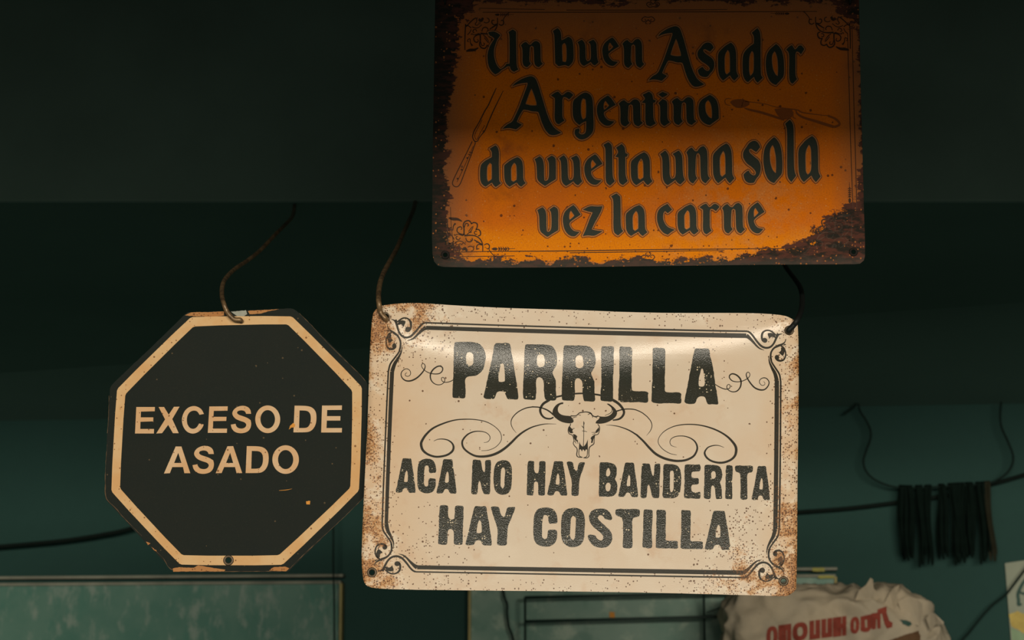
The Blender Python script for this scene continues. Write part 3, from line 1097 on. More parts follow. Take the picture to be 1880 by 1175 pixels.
big_A2 = [P('765,205 800,195 860,202 920,195 965,202 985,230 990,300 1010,380 1035,500 1050,600 1065,720 1085,840 1110,980 1108,1020 1060,1022 1010,1015 960,1022 940,985 920,920 890,900 830,905 800,925 785,985 760,1010 700,1015 640,1010 610,985 620,930 650,790 680,620 710,470 735,340 755,240'), P('865,490 888,500 895,560 908,640 912,730 900,755 840,760 820,750 822,690 828,620 845,550')]
s_A = [P('188,150 200,132 225,130 260,135 310,130 325,150 330,220 350,330 365,450 380,570 383,620 375,640 340,635 300,640 280,620 265,575 225,568 200,585 185,630 150,635 110,635 90,620 100,580 120,490 150,340 175,220'), P('245,310 265,325 270,380 272,460 262,478 215,480 218,420 228,360')]
s_C = [P('540,135 600,140 650,170 675,225 688,290 682,345 640,345 595,350 580,330 580,250 545,230 520,250 510,320 508,440 505,520 535,550 568,535 572,490 575,440 590,425 630,425 678,430 683,480 675,560 645,615 600,640 540,648 480,635 435,600 412,540 408,440 410,330 418,240 440,180 480,148')]
s_N = [P('1222,158 1245,150 1300,155 1335,155 1350,210 1365,300 1385,335 1400,330 1405,250 1405,170 1425,155 1480,155 1493,165 1490,260 1482,400 1480,540 1478,650 1460,662 1395,658 1375,640 1355,560 1335,470 1315,460 1300,520 1298,600 1290,655 1260,660 1215,658 1200,640 1205,540 1210,400 1218,250')]
s_O = [P('1660,158 1720,162 1765,190 1790,240 1800,330 1795,480 1790,560 1765,620 1720,660 1660,670 1600,655 1555,610 1532,540 1528,400 1535,280 1560,210 1605,170'), P('1665,260 1695,280 1698,330 1692,420 1690,530 1675,570 1660,575 1635,545 1630,480 1635,380 1640,290')]
s_H = [P('235,135 260,128 310,130 328,145 322,200 325,270 345,310 375,315 395,290 398,220 398,150 415,132 480,132 495,150 492,250 488,380 485,480 485,620 475,638 400,638 385,620 388,540 385,460 365,432 335,435 318,470 318,560 315,625 300,638 230,635 213,615 220,500 225,330 228,200')]
s_Y = [P('803,150 830,138 880,142 895,155 905,210 925,270 955,275 965,240 975,180 990,155 1030,148 1070,148 1068,175 1040,260 1010,340 990,400 985,460 982,560 980,630 960,645 890,642 870,625 878,540 880,440 870,390 840,290 815,200')]
s_B = [P('1285,155 1310,148 1400,150 1460,160 1510,180 1535,220 1542,280 1535,340 1515,385 1510,400 1535,430 1548,490 1545,560 1525,610 1490,645 1440,655 1350,652 1300,655 1278,650 1275,600 1280,450 1285,300'), P('1410,230 1430,245 1445,290 1445,320 1425,355 1395,360 1378,330 1385,270'), P('1410,445 1435,455 1448,490 1445,540 1430,570 1405,580 1380,565 1370,520 1378,470')]
s_D = [P('225,185 250,172 350,178 410,185 450,215 475,270 488,350 485,460 475,560 450,630 410,665 350,680 260,678 225,675 210,650 215,560 222,400 220,260'), P('345,270 370,278 380,310 375,420 375,540 355,585 340,592 318,570 318,480 322,380 318,290')]
s_E = [P('535,195 560,178 650,185 750,178 772,200 768,270 745,285 660,285 640,300 632,340 640,370 680,380 735,378 748,400 742,465 720,475 660,475 632,490 630,540 645,590 700,592 760,585 772,600 768,665 750,688 650,682 545,680 525,660 528,580 535,420 532,280')]
s_R = [P('830,195 860,185 950,188 1020,195 1065,225 1085,290 1090,350 1075,410 1052,440 1065,480 1080,530 1082,620 1090,670 1080,690 1040,688 1000,690 988,650 985,570 975,510 945,485 925,510 920,560 920,670 905,690 840,685 815,670 820,560 828,400 825,280'), P('955,275 985,290 995,330 990,370 960,395 935,390 925,350 925,300')]
s_I = [P('1140,200 1165,190 1225,195 1243,210 1240,300 1232,450 1235,580 1238,680 1215,697 1140,685 1130,665 1135,560 1140,400')]
s_T = [P('1275,215 1290,195 1400,200 1520,198 1540,215 1535,285 1515,298 1475,305 1455,330 1455,450 1458,600 1458,685 1435,700 1370,697 1352,680 1358,550 1358,400 1352,320 1330,300 1290,285 1275,260')]
s_S = [P('1060,268 1120,275 1175,300 1210,345 1235,410 1220,437 1180,437 1130,425 1112,400 1090,375 1055,365 1020,385 1022,420 1060,465 1110,505 1170,560 1215,610 1235,670 1230,740 1200,800 1140,840 1060,848 980,830 915,780 880,710 870,665 890,652 960,655 990,670 1010,710 1050,740 1085,738 1102,700 1095,660 1060,625 1010,580 950,540 905,470 888,400 900,340 940,295 1000,272')]


def rw(l, t):
    return [tl(q, *t) for q in l]


text_p = [
    ('PARRILLA', [rw(big_P, qA), rw(big_A, qA), rw(big_R, qA), shift(rw(big_R, qA), 71, 2), rw(big_I, qB), rw(big_L, qB), shift(rw(big_L, qB), 60.9, 2), rw(big_A2, qC)]),
    ('ACA NO HAY BANDERITA', [rw(s_A, qD), rw(s_C, qD), shift(rw(s_A, qD), 75.1, 1.5), rw(s_N, qD), rw(s_O, qD), rw(s_H, qE), shift(rw(s_A, qD), 278.3, 5.2), rw(s_Y, qE),
                              rw(s_B, qE), shift(rw(s_A, qD), 408.6, 7.9), shift(rw(s_N, qD), 310.7, 7), rw(s_D, qF), rw(s_E, qF), rw(s_R, qF), rw(s_I, qF), rw(s_T, qF), fit(s_A, *qF, 1518, 203, 1787, 708)]),
    ('HAY COSTILLA', [fit(s_H, *qH, 112, 220, 490, 802), fit(s_A, *qH, 513, 232, 903, 815), fit(s_Y, *qH, 885, 235, 1248, 815), fit(s_C, *qI, 72, 250, 432, 832), fit(s_O, *qI, 478, 258, 832, 840), rw(s_S, qI),
                      fit(s_T, *qI, 1278, 272, 1642, 855), fit(s_I, *qJ, 475, 280, 628, 858), fit(big_L, *qJ, 670, 285, 1000, 860), fit(big_L, *qJ, 1035, 290, 1365, 868), fit(s_A, *qJ, 1388, 300, 1765, 880)]),
]
prep_p = lambda l: wobble(wobble(resample(soften(l, 2, 75, 0.2), 1.6), 0.55, 0.16, 1.0), 0.35, 0.6, 5.0)
for text, letters in text_p:
    glyphs(letters, prep_p).grid(16, 10).lay('lettering', M['ink'], surf_p, 0.0003, sp, 'worn black block lettering reading ' + text, smooth=True)

# flourishes
K, Kr, Mt, Nt, Ct = (760, 740), (1140, 740), (960, 715), (700, 640), (1180, 615)


def fl(*segs):
    f = Flat()
    for parts in segs:
        pts = []
        for t, s, k in parts:
            pts += tl(P(s), *t, k)
        f.stroke(pts, 7)
    return f.grid(16, 10)


left_fl = fl(
    [(K, '990,700,6 1100,690,8 1200,645,9 1270,570,9 1285,500,9 1260,420,10 1180,340,10 1060,275,12 920,245,13 770,237,15 600,250,18 430,300,23 280,370,28 180,460,32 120,550,36 105,610,38 130,690,36 200,750,32 300,785,30 390,785,30 490,760,30 560,710,32 582,650,30 560,590,24 500,545,18 420,528,14 350,533,10 290,558,6', 8)],
    [(K, '1025,580,5 1080,570,8 1115,530,9 1110,480,10 1060,435,11 980,415,13 880,420,17 790,460,22 725,530,26 708,590,28 730,660,28 800,725,28 900,775,30 1010,785,34 1130,768,36 1240,725,38 1340,660,36 1430,580,34 1520,490,30 1610,420,26 1720,360,20 1820,328,16', 8), (Mt, '320,508,12 400,505,8 490,508,3', 8)],
    [(K, '1505,440,3 1450,370,9 1425,290,11 1450,210,14 1530,130,15 1640,75,16 1740,56,17', 8), (Mt, '150,256,17 240,262,18 330,290,20 400,330,22 450,375,22', 8)])
left_fl.lay('scroll_flourish', M['line'], surf_p, 0.00022, sp, smooth=True)
right_fl = fl(
    [(Mt, '1375,320,20 1440,300,18 1530,287,16 1640,295,15 1740,335,14 1810,387,13', 8), (Kr, '390,205,13 440,270,12 455,340,11 430,410,9 375,478,3', 8)],
    [(Mt, '1220,522,3 1320,528,10 1430,550,14 1560,600,18 1660,660,23', 8), (Kr, '240,475,26 330,560,30 420,660,34 510,745,36 620,805,36 740,840,36 850,850,34 960,835,32 1060,785,30 1110,710,28 1120,640,26 1090,570,22 1030,520,17 950,490,14 870,483,12 790,495,11 735,530,10 720,580,9 745,625,8 820,650,3', 8)],
    [(Kr, '820,762,6 720,740,9 620,680,10 560,610,9 547,550,9 575,480,9 650,405,11 770,345,13 900,318,15 1040,313,16 1180,328,18 1320,365,22 1450,420,24 1560,490,28 1640,570,34 1685,640,38 1692,710,38 1670,780,34 1610,835,32 1520,870,32 1430,875,30 1330,850,28 1260,800,28 1230,740,28 1245,690,22 1290,645,18 1370,622,14 1440,625,10 1515,652,5', 8)])
right_fl.lay('scroll_flourish', M['line'], surf_p, 0.00022, sp, smooth=True)
fl([(Nt, '565,530,10 530,550,12 530,590,13 575,610,14 625,590,14 645,540,15 625,480,15 570,445,16 510,455,17 450,510,19 435,580,21 465,650,25 530,700,29 610,712,32 700,690,34 800,630,32 890,540,30 945,460,26 965,390,20 945,340,16 910,330,15 885,360,15 895,410,15 940,465,15 1010,515,17 1090,545,19 1190,558,21 1280,545,23 1340,490,25 1345,420,27 1290,385,29 1220,400,31 1140,460,32 1090,540,32 1078,620,28 1100,700,24 1160,765,20 1240,795,18 1320,785,17 1380,740,17 1395,680,16 1365,635,15 1325,645,15 1330,700,15 1375,735,17 1440,740,18 1520,720,18 1600,675,18', 11.97)]).lay('curl_flourish', M['line'], surf_p, 0.00022, sp, smooth=True)
fl([(Ct, '1060,722,11 1130,765,13 1210,795,14 1270,785,12 1285,745,10 1260,725,10 1235,755,11 1250,800,12 1310,833,14 1380,825,17 1430,770,20 1445,700,22 1430,640,24 1380,590,22 1320,570,20 1280,590,18 1275,630,16 1320,675,14 1400,688,12 1480,670,12 1550,630,12 1575,580,10 1550,545,10 1522,570,13 1530,620,17 1570,690,20 1640,770,22 1720,805,22 1790,800,19 1840,750,17 1855,690,15 1820,640,14 1770,630,13 1725,655,11 1715,700,10 1750,740,9 1790,730,8 1790,695,6 1770,685,5', 8)]).lay('curl_flourish', M['line'], surf_p, 0.00022, sp, smooth=True)
fl([(Mt, '450,408,20 400,430,24 330,420,26 280,380,30 255,320,34 262,270,34 300,210,36 370,165,36 430,130,30 500,108,27 640,80,25 770,62,24 890,58,24 1000,64,25 1140,85,27 1240,115,33 1330,160,40 1400,205,38 1455,265,36 1485,330,34 1465,390,32 1410,435,28 1320,452,18', 8)]).lay('loop_flourish', M['line'], surf_p, 0.00022, sp, smooth=True)

# bull skull emblem
f = Flat()
for s in ('595,190 560,190 500,215 455,265 432,320 440,380 490,430 560,475 640,495 700,498 740,485 748,455 720,420 710,400 690,388 620,385 560,370 525,340 510,300 520,250 550,220 592,213',
          '1232,212 1258,205 1310,240 1355,280 1380,320 1385,355 1365,400 1320,440 1250,480 1180,500 1110,505 1068,497 1075,465 1112,440 1128,410 1098,385 1150,400 1230,400 1285,375 1320,335 1322,300 1290,255',
          '672,570 690,540 710,570 740,585 725,600 735,640 700,645 672,620', '735,655 770,660 800,690 785,720 800,770 770,750 750,720 745,690',
          '1115,550 1122,600 1095,635 1060,640 1075,600 1100,575', '1062,660 1050,700 1035,740 1020,790 1000,780 1010,740 993,720 1010,690',
          '830,760 840,800 870,835 890,840 920,810 940,770 955,730 952,800 956,860 945,885 925,880 910,912 895,885 880,880 868,912 850,880 822,880',
          '888,462 907,490 900,520 888,520'):
    f.poly([tl(soften(P(s), 2, 60, 0.05), *Mt)])
for s in ('1260,215,6 1300,260,8 1310,310,9 1280,350,9 1205,382,6', '700,388,16 780,385,13 830,345,14 880,335,14 930,330,14 990,345,18 1020,380,16 1060,400,16 1110,390,18', '710,428,5 750,412,9 795,400,4', '800,365,4 850,380,9',
          '955,370,8 1000,350,12 1018,380,10 1025,415,8', '700,500,14 695,530,12 672,560,12 665,610,12 680,650,11 720,668,11 738,695,12 748,735,11 750,755,10 740,790,11 760,830,12 790,860,12 798,900,14 790,960,14 812,992,13 872,998,10',
          '800,740,12 810,800,6', '760,755,12 785,795,5', '735,575,10 760,570,5', '720,640,9 745,625,5', '1100,510,13 1125,550,12 1124,600,11 1105,655,11 1060,672,10 1052,700,9 1047,760,11 1040,800,14 1000,830,14 975,860,14 968,940,13 970,980,12 940,1005,12 888,1003,10',
          '1008,632,5 1060,630,9', '1018,662,5 1062,648,9', '893,500,10 894,560,10 893,700,8 888,835,10', '863,533,6 878,548,10 890,565,8', '868,608,6 905,612,8 942,622,6',
          '826,870,12 822,950,10 840,985,11 876,996,10', '950,870,12 945,960,10 930,990,11 900,1000,10', '720,430,5 745,440,4', '1060,395,10 1090,420,8'):
    f.stroke(tl(P(s), *Mt), 5)
f.lay('bull_skull_emblem', M['line'], surf_p, 0.00026, sp, 'black printed bull skull with horns')

# border with scroll corners: drawn once for the upper left corner, carried to the others by matching points
T16 = (680, 570)
k16 = 1880 / 117.0
CS = [tl(P(s), *T16, k16) for s in (
    '1620,360,46 1540,395,48 1450,480,50 1370,580,52 1280,680,54 1190,760,56 1080,797,54 980,780,52 900,720,52 840,620,50 800,500,54 770,390,60 715,300,40 618,258,14',
    '1640,510,118 1580,540,98 1500,605,76 1420,680,60 1320,780,46 1220,850,34 1090,882,8',
    '780,350,30 860,285,40 960,228,40 1060,225,38 1140,270,44 1190,350,54 1197,450,56 1180,540,52 1150,600,40',
    '495,405,10 530,520,30 600,600,50 700,665,62 800,745,50 860,840,46 890,950,48 883,1080,48 858,1180,48',
    '620,650,44 530,720,42 475,840,38 468,980,38 510,1090,44 600,1140,52 690,1120,60 730,1060,40')]
CSV_thin = P('733.5,643.5,3.0 731,648.6,3.0 724,658,3.1 716.6,668.5,3.1 713,682,2.9')
CSV_thick = P('738.5,634,0.6 736.6,646,2.6 731,657.5,4.6 724.4,668.5,6.4 719.9,682,7.4')
CF = [tl(P(s), *T16, k16) for s in (
    '790,420 830,330 880,295 960,285 1040,318 1025,395 1000,430 978,498 950,440 905,402 850,425',
    '560,650 625,720 600,800 668,880 610,930 540,975 508,880 498,780 520,700', '475,592 520,560 580,640 540,625',
    '700,290 770,255 800,330 790,400')] + [circle(680 + 1103 / k16, 570 + 560 / k16, 4.7, 5.0), circle(680 + 705 / k16, 570 + 1050 / k16, 4.0, 5.2)]
SRC = [(734.1, 614.8), (780.8, 592.4), (713.0, 682.0)]
DST = [SRC, [(1417.9, 636.1), (1372.4, 608.2), (1433.3, 700.0)], [(714.8, 1024.2), (763.0, 1049.8), (701.6, 961.0)], [(1414.1, 1036.7), (1366.5, 1060.4), (1430.7, 971.0)]]


def affine(dst):
    s0, s1, s2 = [Vector(p) for p in SRC]
    d0, d1, d2 = [Vector(p) for p in dst]
    A = Matrix(((s1.x - s0.x, s2.x - s0.x), (s1.y - s0.y, s2.y - s0.y)))
    Bm = Matrix(((d1.x - d0.x, d2.x - d0.x), (d1.y - d0.y, d2.y - d0.y)))
    Lm = Bm @ A.inverted()

    def go(p):
        q = d0 + Lm @ (Vector(p[:2]) - s0)
        return (q.x, q.y) + tuple(p[2:])
    return go


ends = []
for dst in DST:
    go = affine(dst) if dst is not SRC else (lambda p: p)
    f = Flat()
    for s in CS:
        f.stroke([(lambda q_: (q_[0], q_[1], q_[2] * 1.12))(go(p)) for p in s], 6)
    f.stroke([go(p) for p in CS[3][-2:]][:1] + [go(p) for p in CSV_thin], 6)
    f.stroke([go(p) for p in CSV_thick], 6)
    for l in CF:
        f.poly([[go(p) for p in soften(l, 2, 70, 0.08)]])
    f.grid(16, 10).lay('corner_ornament', M['line'], surf_p, 0.00024, sp, smooth=True)
    ends.append((go(CS[0][0]), go(CS[1][0]), go(CSV_thin[-1]), go(CSV_thick[-1])))


def seg(f, a, b, w, bow=(0, 0)):
    n = 12
    f.stroke([(a[0] + (b[0] - a[0]) * t + bow[0] * 4 * t * (1 - t), a[1] + (b[1] - a[1]) * t + bow[1] * 4 * t * (1 - t), w[0] + (w[1] - w[0]) * t) for t in [i / n for i in range(n + 1)]], 2)


f = Flat()
(tl0, tl1, tl2, tl3), (tr0, tr1, tr2, tr3), (bl0, bl1, bl2, bl3), (br0, br1, br2, br3) = ends
seg(f, tl0, tr0, (2.9, 3.2), (0, 1.5)); seg(f, tl1, tr1, (7.3, 8.6), (0, 1.2))
seg(f, bl0, br0, (2.6, 3.0), (0, 0)); seg(f, bl1, br1, (7.4, 8.4), (0, 0))
seg(f, tl2, bl2, (2.9, 2.8), (-0.5, 0)); seg(f, tl3, bl3, (7.4, 6.4), (-0.5, 0))
seg(f, tr2, br2, (3.2, 3.2), (0.5, 0)); seg(f, tr3, br3, (8.0, 8.0), (0.5, 0))
f.grid(16, 10).lay('border', M['line'], surf_p, 0.00022, sp, smooth=True)
for (px, py) in (hTL, hTR, hBL, hBR):
    link('eyelet', ring(surf_p(px, py, 0.0003), Vector((0, -1, 0)), 0.0035, 0.00115), M['eyelet'], sp, True)

# ------------------------------------------------------------------ OCTAGON SIGN
EY = 2.012


def surf_e(px, py, lift):
    return on_y(px, py, EY - lift)


se = thing('octagonal_sign', on_y(424, 1050, EY), 'black octagonal tin sign with tan stripe reading EXCESO DE ASADO', 'sign')
out_e = P('339.6,577 345,573.5 411.4,571.2 470,569 533.7,566.3 539,567 544,570 610,635 672,699 674.5,704 674.7,713 672,800 668.3,911.7 665,917 600,980 533,1046 528.4,1050 424,1050.5 322,1050.5 317,1048 312,1042 250,978 195,918 192.5,913 192,904 196,810 202,714 203.5,709 207,704.5 270,645')
EYE = (419.4, 1028.7)
HOLE = (440.5, 583.5)
f = Flat().poly([wobble(resample(out_e, 6), 0.7, 0.08), circle(*EYE, 5.0), circle(*HOLE, 4.6)]).grid(60, 60)
f.lay('panel', M['octa'], surf_e, 0.0, se, thick=0.002)
bo = P('350.2,581.2 536.4,579.9 665.4,710.2 660,901 519,1038 330.3,1037.5 203.4,902.4 214,714.2')
bi = P('355,598.5 528.4,594.5 647.6,716.9 644,895.7 512.4,1020.2 334.3,1020.2 219.4,897 229.2,723.5')
rnd = lambda l: soften(soften(l, 1, 10, 0.03), 1, 60, 0.1)
Flat().poly([rnd(bo), rnd(bi), circle(*EYE, 5.0), ]).lay('stripe', M['tan'], surf_e, 0.0003, se, 'tan stripe around the edge')
oO, oP = (235, 725), (410, 725)
e_E = [P('122,178 395,178 393,240 190,245 187,330 372,330 370,388 183,395 180,500 382,500 380,567 103,567')]
e_X = [P('450,178 530,178 598,290 675,175 757,173 650,355 745,562 660,562 590,440 500,562 415,567 545,360')]
e_C = [P('1115,280 1085,215 1030,175 965,160 890,180 830,235 795,320 790,390 810,470 860,540 930,570 990,565 1050,535 1095,480 1112,435 1045,420 1020,465 985,495 940,500 900,480 872,430 862,370 870,310 900,255 950,230 1000,232 1030,255 1050,292')]
e_E2 = [P('1195,170 1465,168 1462,232 1260,235 1255,322 1447,322 1443,382 1250,385 1248,495 1455,495 1452,557 1172,557')]
e_S = [P('1808,278 1800,220 1765,178 1700,157 1630,165 1565,200 1530,255 1535,300 1575,350 1640,380 1710,400 1735,425 1738,450 1720,480 1680,497 1620,490 1588,460 1580,425 1510,437 1520,490 1560,540 1620,562 1690,563 1760,540 1800,490 1812,420 1800,370 1750,335 1680,310 1620,290 1600,265 1610,240 1650,225 1700,230 1725,250 1735,278')]
e_D = [P('1047,158 1230,160 1310,185 1360,245 1370,330 1362,420 1330,490 1280,535 1220,550 1030,550'), P('1120,228 1215,230 1260,250 1285,300 1285,380 1270,440 1235,480 1190,487 1112,487')]
e_E3 = [P('1450,157 1743,155 1740,220 1525,222 1522,312 1720,312 1718,377 1520,377 1515,487 1743,487 1740,552 1437,552')]
e_A = [P('700,758 785,758 915,1150 828,1150 808,1060 650,1060 615,1150 528,1155'), P('738,850 785,1000 678,1000')]
e_A2 = [P('1460,755 1545,752 1677,1148 1595,1150 1572,1060 1412,1060 1375,1148 1288,1150'), P('1500,850 1545,1000 1440,1000')]
el = lambda t, cx, cy, rx, ry, ix, iy: [tl(circle(cx, cy, rx, ry, 48), *t), tl(circle(cx, cy, ix, iy, 48), *t)]
prep_e = lambda l: soften(l, 3, 40, 0.0)
for text, letters in (('EXCESO DE', [rw(e_E, oO), rw(e_X, oO), rw(e_C, oO), rw(e_E2, oO), rw(e_S, oO), el(oP, 652, 358, 183, 203, 107, 135), rw(e_D, oP), rw(e_E3, oP)]),
                      ('ASADO', [rw(e_A, oO), fit(e_S, *oO, 948, 745, 1265, 1160), rw(e_A2, oO), fit(e_D, *oP, 328, 752, 668, 1148), el(oP, 915, 950, 195, 210, 112, 140)])):
    glyphs(letters, prep_e).lay('lettering', M['tan_letter'], surf_e, 0.0003, se, 'tan capital lettering reading ' + text)
# worn bare rim: chips along the top and bottom edges
oT, oU = (180, 540), (180, 800)
f = Flat()
jag = lambda l: wobble(resample(l, 2.5), 0.9, 0.35, 2.0)
for t, s in ((oT, '600,146 645,126 760,124 870,119 870,148 800,156 700,155 630,150'), (oT, '1035,116 1130,110 1250,104 1180,118 1120,134 1045,140'), (oU, '520,938 515,915 560,908 660,912 690,893 790,912 880,925 870,936 700,936'),
             (oU, '1180,930 1215,905 1300,905 1320,915 1300,936'), (oU, '330,730 360,742 345,755'), (oU, '365,765 400,790 405,800 380,785')):
    Flat().poly([jag(tl(P(s), *t, 3.76))]).lay('worn_edge', M['chip'], surf_e, 0.00025, se, 'chipped rusty tan edge')
for t, q_ in ((oT, '1390,132,3 1480,222,5 1560,312,4 1680,432,6 1800,547,6 1845,600,4'), (oU, '1835,425,3 1700,560,5 1560,690,4 1420,820,6 1320,920,3'), (oT, '76,700,3 72,850,5 64,960,4'),
              (oU, '64,60,4 52,200,4 50,330,7 57,430,8 122,500,5 182,570,6 302,690,3'), (oU, '402,798,3 452,848,4 515,926,6 700,937,5 1000,937,5 1300,935,5')):
    f = Flat()
    f.stroke([(x_ + 0.4 * noise.noise(Vector((x_ * .2, y_ * .2, 0))), y_ + 0.4 * noise.noise(Vector((x_ * .2, y_ * .2, 9))), max(0.2, w_ * (0.55 + 0.9 * noise.noise(Vector((x_ * .11, y_ * .11, 4)))))) for x_, y_, w_ in catmull(tl(P(q_), *t, 3.76), 24)], 1)
    f.lay('worn_rim', M['rim'], surf_e, 0.0002, se, 'scuffed brown rim')
f = Flat()
f.poly([jag(tl(P('918,122 1020,111 1030,138 1000,158 960,152'), *oT, 3.76))])
f.lay('primer_patch', M['primer'], surf_e, 0.0003, se, 'pale grey bare patch beside the wire')
for f in (Flat().poly([jag(tl(P('1318,935 1325,910 1345,890 1362,900 1358,918 1335,922'), *oT, 3.76))]),
          Flat().poly([jag(tl(P('1436,452 1465,450 1462,476 1438,474'), *oU, 3.76))]),
          Flat().stroke(tl(P('1250,378,2 1300,374,4 1340,366,1'), *oU, 3.76), 4)):
    f.lay('rust_fleck', M['orange_chip'], surf_e, 0.0004, se, 'small orange paint chip')
link('eyelet', ring(on_y(*EYE, EY - 0.0006), Vector((0, -1, 0)), 0.0037, 0.0012), M['eyelet'], se, True)

# ------------------------------------------------------------------ WIRES the signs hang from
PX = 2.03 / FPX                                      # size of one drawing unit at the signs


def wire(pts, y_bot, name, label, rad, mat):
    """pts run from the beam down to the hole; the wire goes from the beam forward, then through the hole"""
    n = len(pts)
    path = []
    for i, (px, py) in enumerate(pts):
        t = i / (n - 1)
        s_ = max(0.0, (0.78 - t) / 0.78)              # the lower part hangs at the sign, the upper part runs back to the beam
        y = (y_bot - 0.006) + (BEAM_Y + 0.03 - y_bot) * s_ ** 1.2
        path.append(on_y(px, py, y))
    e = path[-1]
    path.append(Vector((e.x + 0.0006, y_bot - 0.003, e.z - 0.0006)))
    path.append(Vector((e.x + 0.0010, y_bot + 0.004, e.z + 0.0002)))
    path.append(Vector((e.x + 0.0006, y_bot + 0.010, e.z + 0.003)))
    pp = vcat(path, 8)
    pp.insert(0, pp[0] + Vector((0.0005, 0.002, 0.006)))
    bm = tube(pp, rad, 12)
    c = pp[-1]
    o = link(name, bm, mat, None, True, origin=pp[len(pp) // 2])
    return tag(o, label, 'wire')


q = lambda s, ox, oy, k: [(ox + x / k, oy + y / k) for x, y in P(s)]
wire(q('852,60 835,165 780,235 680,335 560,462 450,552 340,625 272,690 236,745 222,820 232,905 270,1000 325,1060 378,1068', 360, 360, 4.7), EY, 'hanging_wire', 'bent brown wire curving up to the beam from the octagonal sign', 4.4 * PX, M['wire'])
wire(q('492,78 475,150 440,240 390,350 340,465 282,570 232,665 203,760 196,870 212,970 248,1018', 650, 350, 4.35), surf_p(*hTL, 0).y, 'hanging_wire', 'brown wire through the upper left corner of the cream sign', 4.9 * PX, M['wire'])
wire(q('380,40 415,110 460,180 510,245 570,325 615,400 640,500 640,620 620,720 582,805 530,880 470,940', 1380, 470, 6.91), surf_p(*hTR, 0).y, 'hanging_wire', 'black wire through the upper right corner of the cream sign', 5.2 * PX, M['blackwire'])

# ------------------------------------------------------------------ BACK WALL THINGS (out of focus)
PW = 3.45 / FPX                                       # one drawing unit at the back wall


def wpath(s, off, n=6):
    return vcat([on_wall(x, y, o if o is not None else off) for (x, y, o) in [(p[0], p[1], p[2] if len(p) > 2 else None) for p in s]], n)


def cable(name, s, off, rad, label, cat, mat):
    pp = wpath(P(s), off)
    o = link(name, tube(pp, rad, 8), mat, None, True, origin=pp[len(pp) // 2])
    return tag(o, label, cat)


cable('cable', '-60,1008 0,1003 60,998 120,992 185,982 240,970 320,940 430,880 520,815 560,772', 0.03, 3.6 * PW, 'black cable sagging across the wall at far left behind the octagonal sign', 'cable', M['cable'])
cable('cable', '1310,951,0.003 1350,949,0.009 1400,946 1470,940 1560,933 1650,922 1740,909 1820,889 1880,872 1960,848', 0.012, 3.8 * PW, 'black cable running behind the row of dark hanging strips', 'cable', M['cable'])
cord_pts = '1576,741 1579,755 1590,772 1598,790 1598,806 1590,828 1585,848 1592,868 1612,884 1648,895 1700,895 1760,891 1812,888 1838,877 1855,860 1860,838 1851,812 1839,785 1836,762 1838,738'
cable('cord', cord_pts, 0.030, 1.9 * PW, 'thin dark cord looped from the soffit and threaded with dark strips', 'cord', M['cord'])
cable('cord', '610,900 612,975 612,1040 613.5,1100 614,1175 615,1260', 0.045, 1.7 * PW, 'thin dark cord hanging straight down in front of the left green board', 'cord', M['cord'])
cable('cord', '921,1060,0.018 922,1070,0.022 926,1096 931,1110 931,1126 934,1150 940,1166 944,1190 946,1250', 0.030, 2.2 * PW, 'wavy dark cord hanging over the pale green board left of the rack', 'cord', M['cord'])
cable('cord', '1920,996 1880,1048 1862,1072 1846,1092 1822,1111 1800,1135 1780,1160 1766,1176 1750,1200', 0.020, 2.0 * PW, 'thin dark cord slanting down across the corner of the poster', 'cord', M['cord'])
cable('hook', '1572,741 1566,748 1558,754 1549,760', 0.02, 2.2 * PW, 'small dark hook under the soffit edge above the hanging strips', 'hook', M['cord'])

# hanging strips: one built, the others copied from it with their own length and lean
cpath = wpath(P(cord_pts), 0.030, 12)


def cord_at(px):
    best = None
    for p in cpath:
        d = CR.inverted() @ (p - CAM)
        x = d.x / -d.z * FPX + W / 2
        yy = -d.y / -d.z * FPX + H / 2
        if 1640 < px < 1830 and yy > 870:
            if best is None or abs(x - px) < best[0]:
                best = (abs(x - px), p)
    return best[1]


def strip_mesh(length, w, lean, seed):
    """a doubled-over strip: two tails hanging from a fold over the cord"""
    rnd_ = random.Random(seed)
    bm = bmesh.new()
    for side in (-1, 1):
        ln = length * rnd_.uniform(0.93, 1.03)
        rows = []
        n = 14
        tw = rnd_.uniform(-0.5, 0.5)
        for i in range(n + 1):
            t = i / n
            if t < 0.12:
                a = t / 0.12 * math.pi / 2
                off = math.sin(a) * 0.0045
                z = 0.0045 * math.cos(a)
            else:
                off = 0.0045 + 0.003 * math.sin(t * 5 + seed)
                z = -(t - 0.12) / 0.88 * ln
            cx = lean * t * length + 0.0018 * math.sin(t * 6 + seed * 1.7) + side * (0.0010 + 0.0016 * t)
            c = WU * cx + WN * (off * side) + ZUP * z
            ang = tw * t
            ax = WU * math.cos(ang) + WN * math.sin(ang)
            ww = w * (0.75 + 0.35 * math.sin(t * 2.6 + 0.3)) * (0.55 if i == n else 1)
            th = WN * math.cos(ang) - WU * math.sin(ang)
            rows.append([bm.verts.new(c + ax * sx * ww / 2 + th * sy * 0.0012) for sx, sy in ((-1, -1), (1, -1), (1, 1), (-1, 1))])
        for i in range(n):
            for k in range(4):
                bm.faces.new((rows[i][k], rows[i][(k + 1) % 4], rows[i + 1][(k + 1) % 4], rows[i + 1][k]))
        bm.faces.new(rows[0]); bm.faces.new(rows[-1])
    bmesh.ops.recalc_face_normals(bm, faces=bm.faces[:])
    return bm


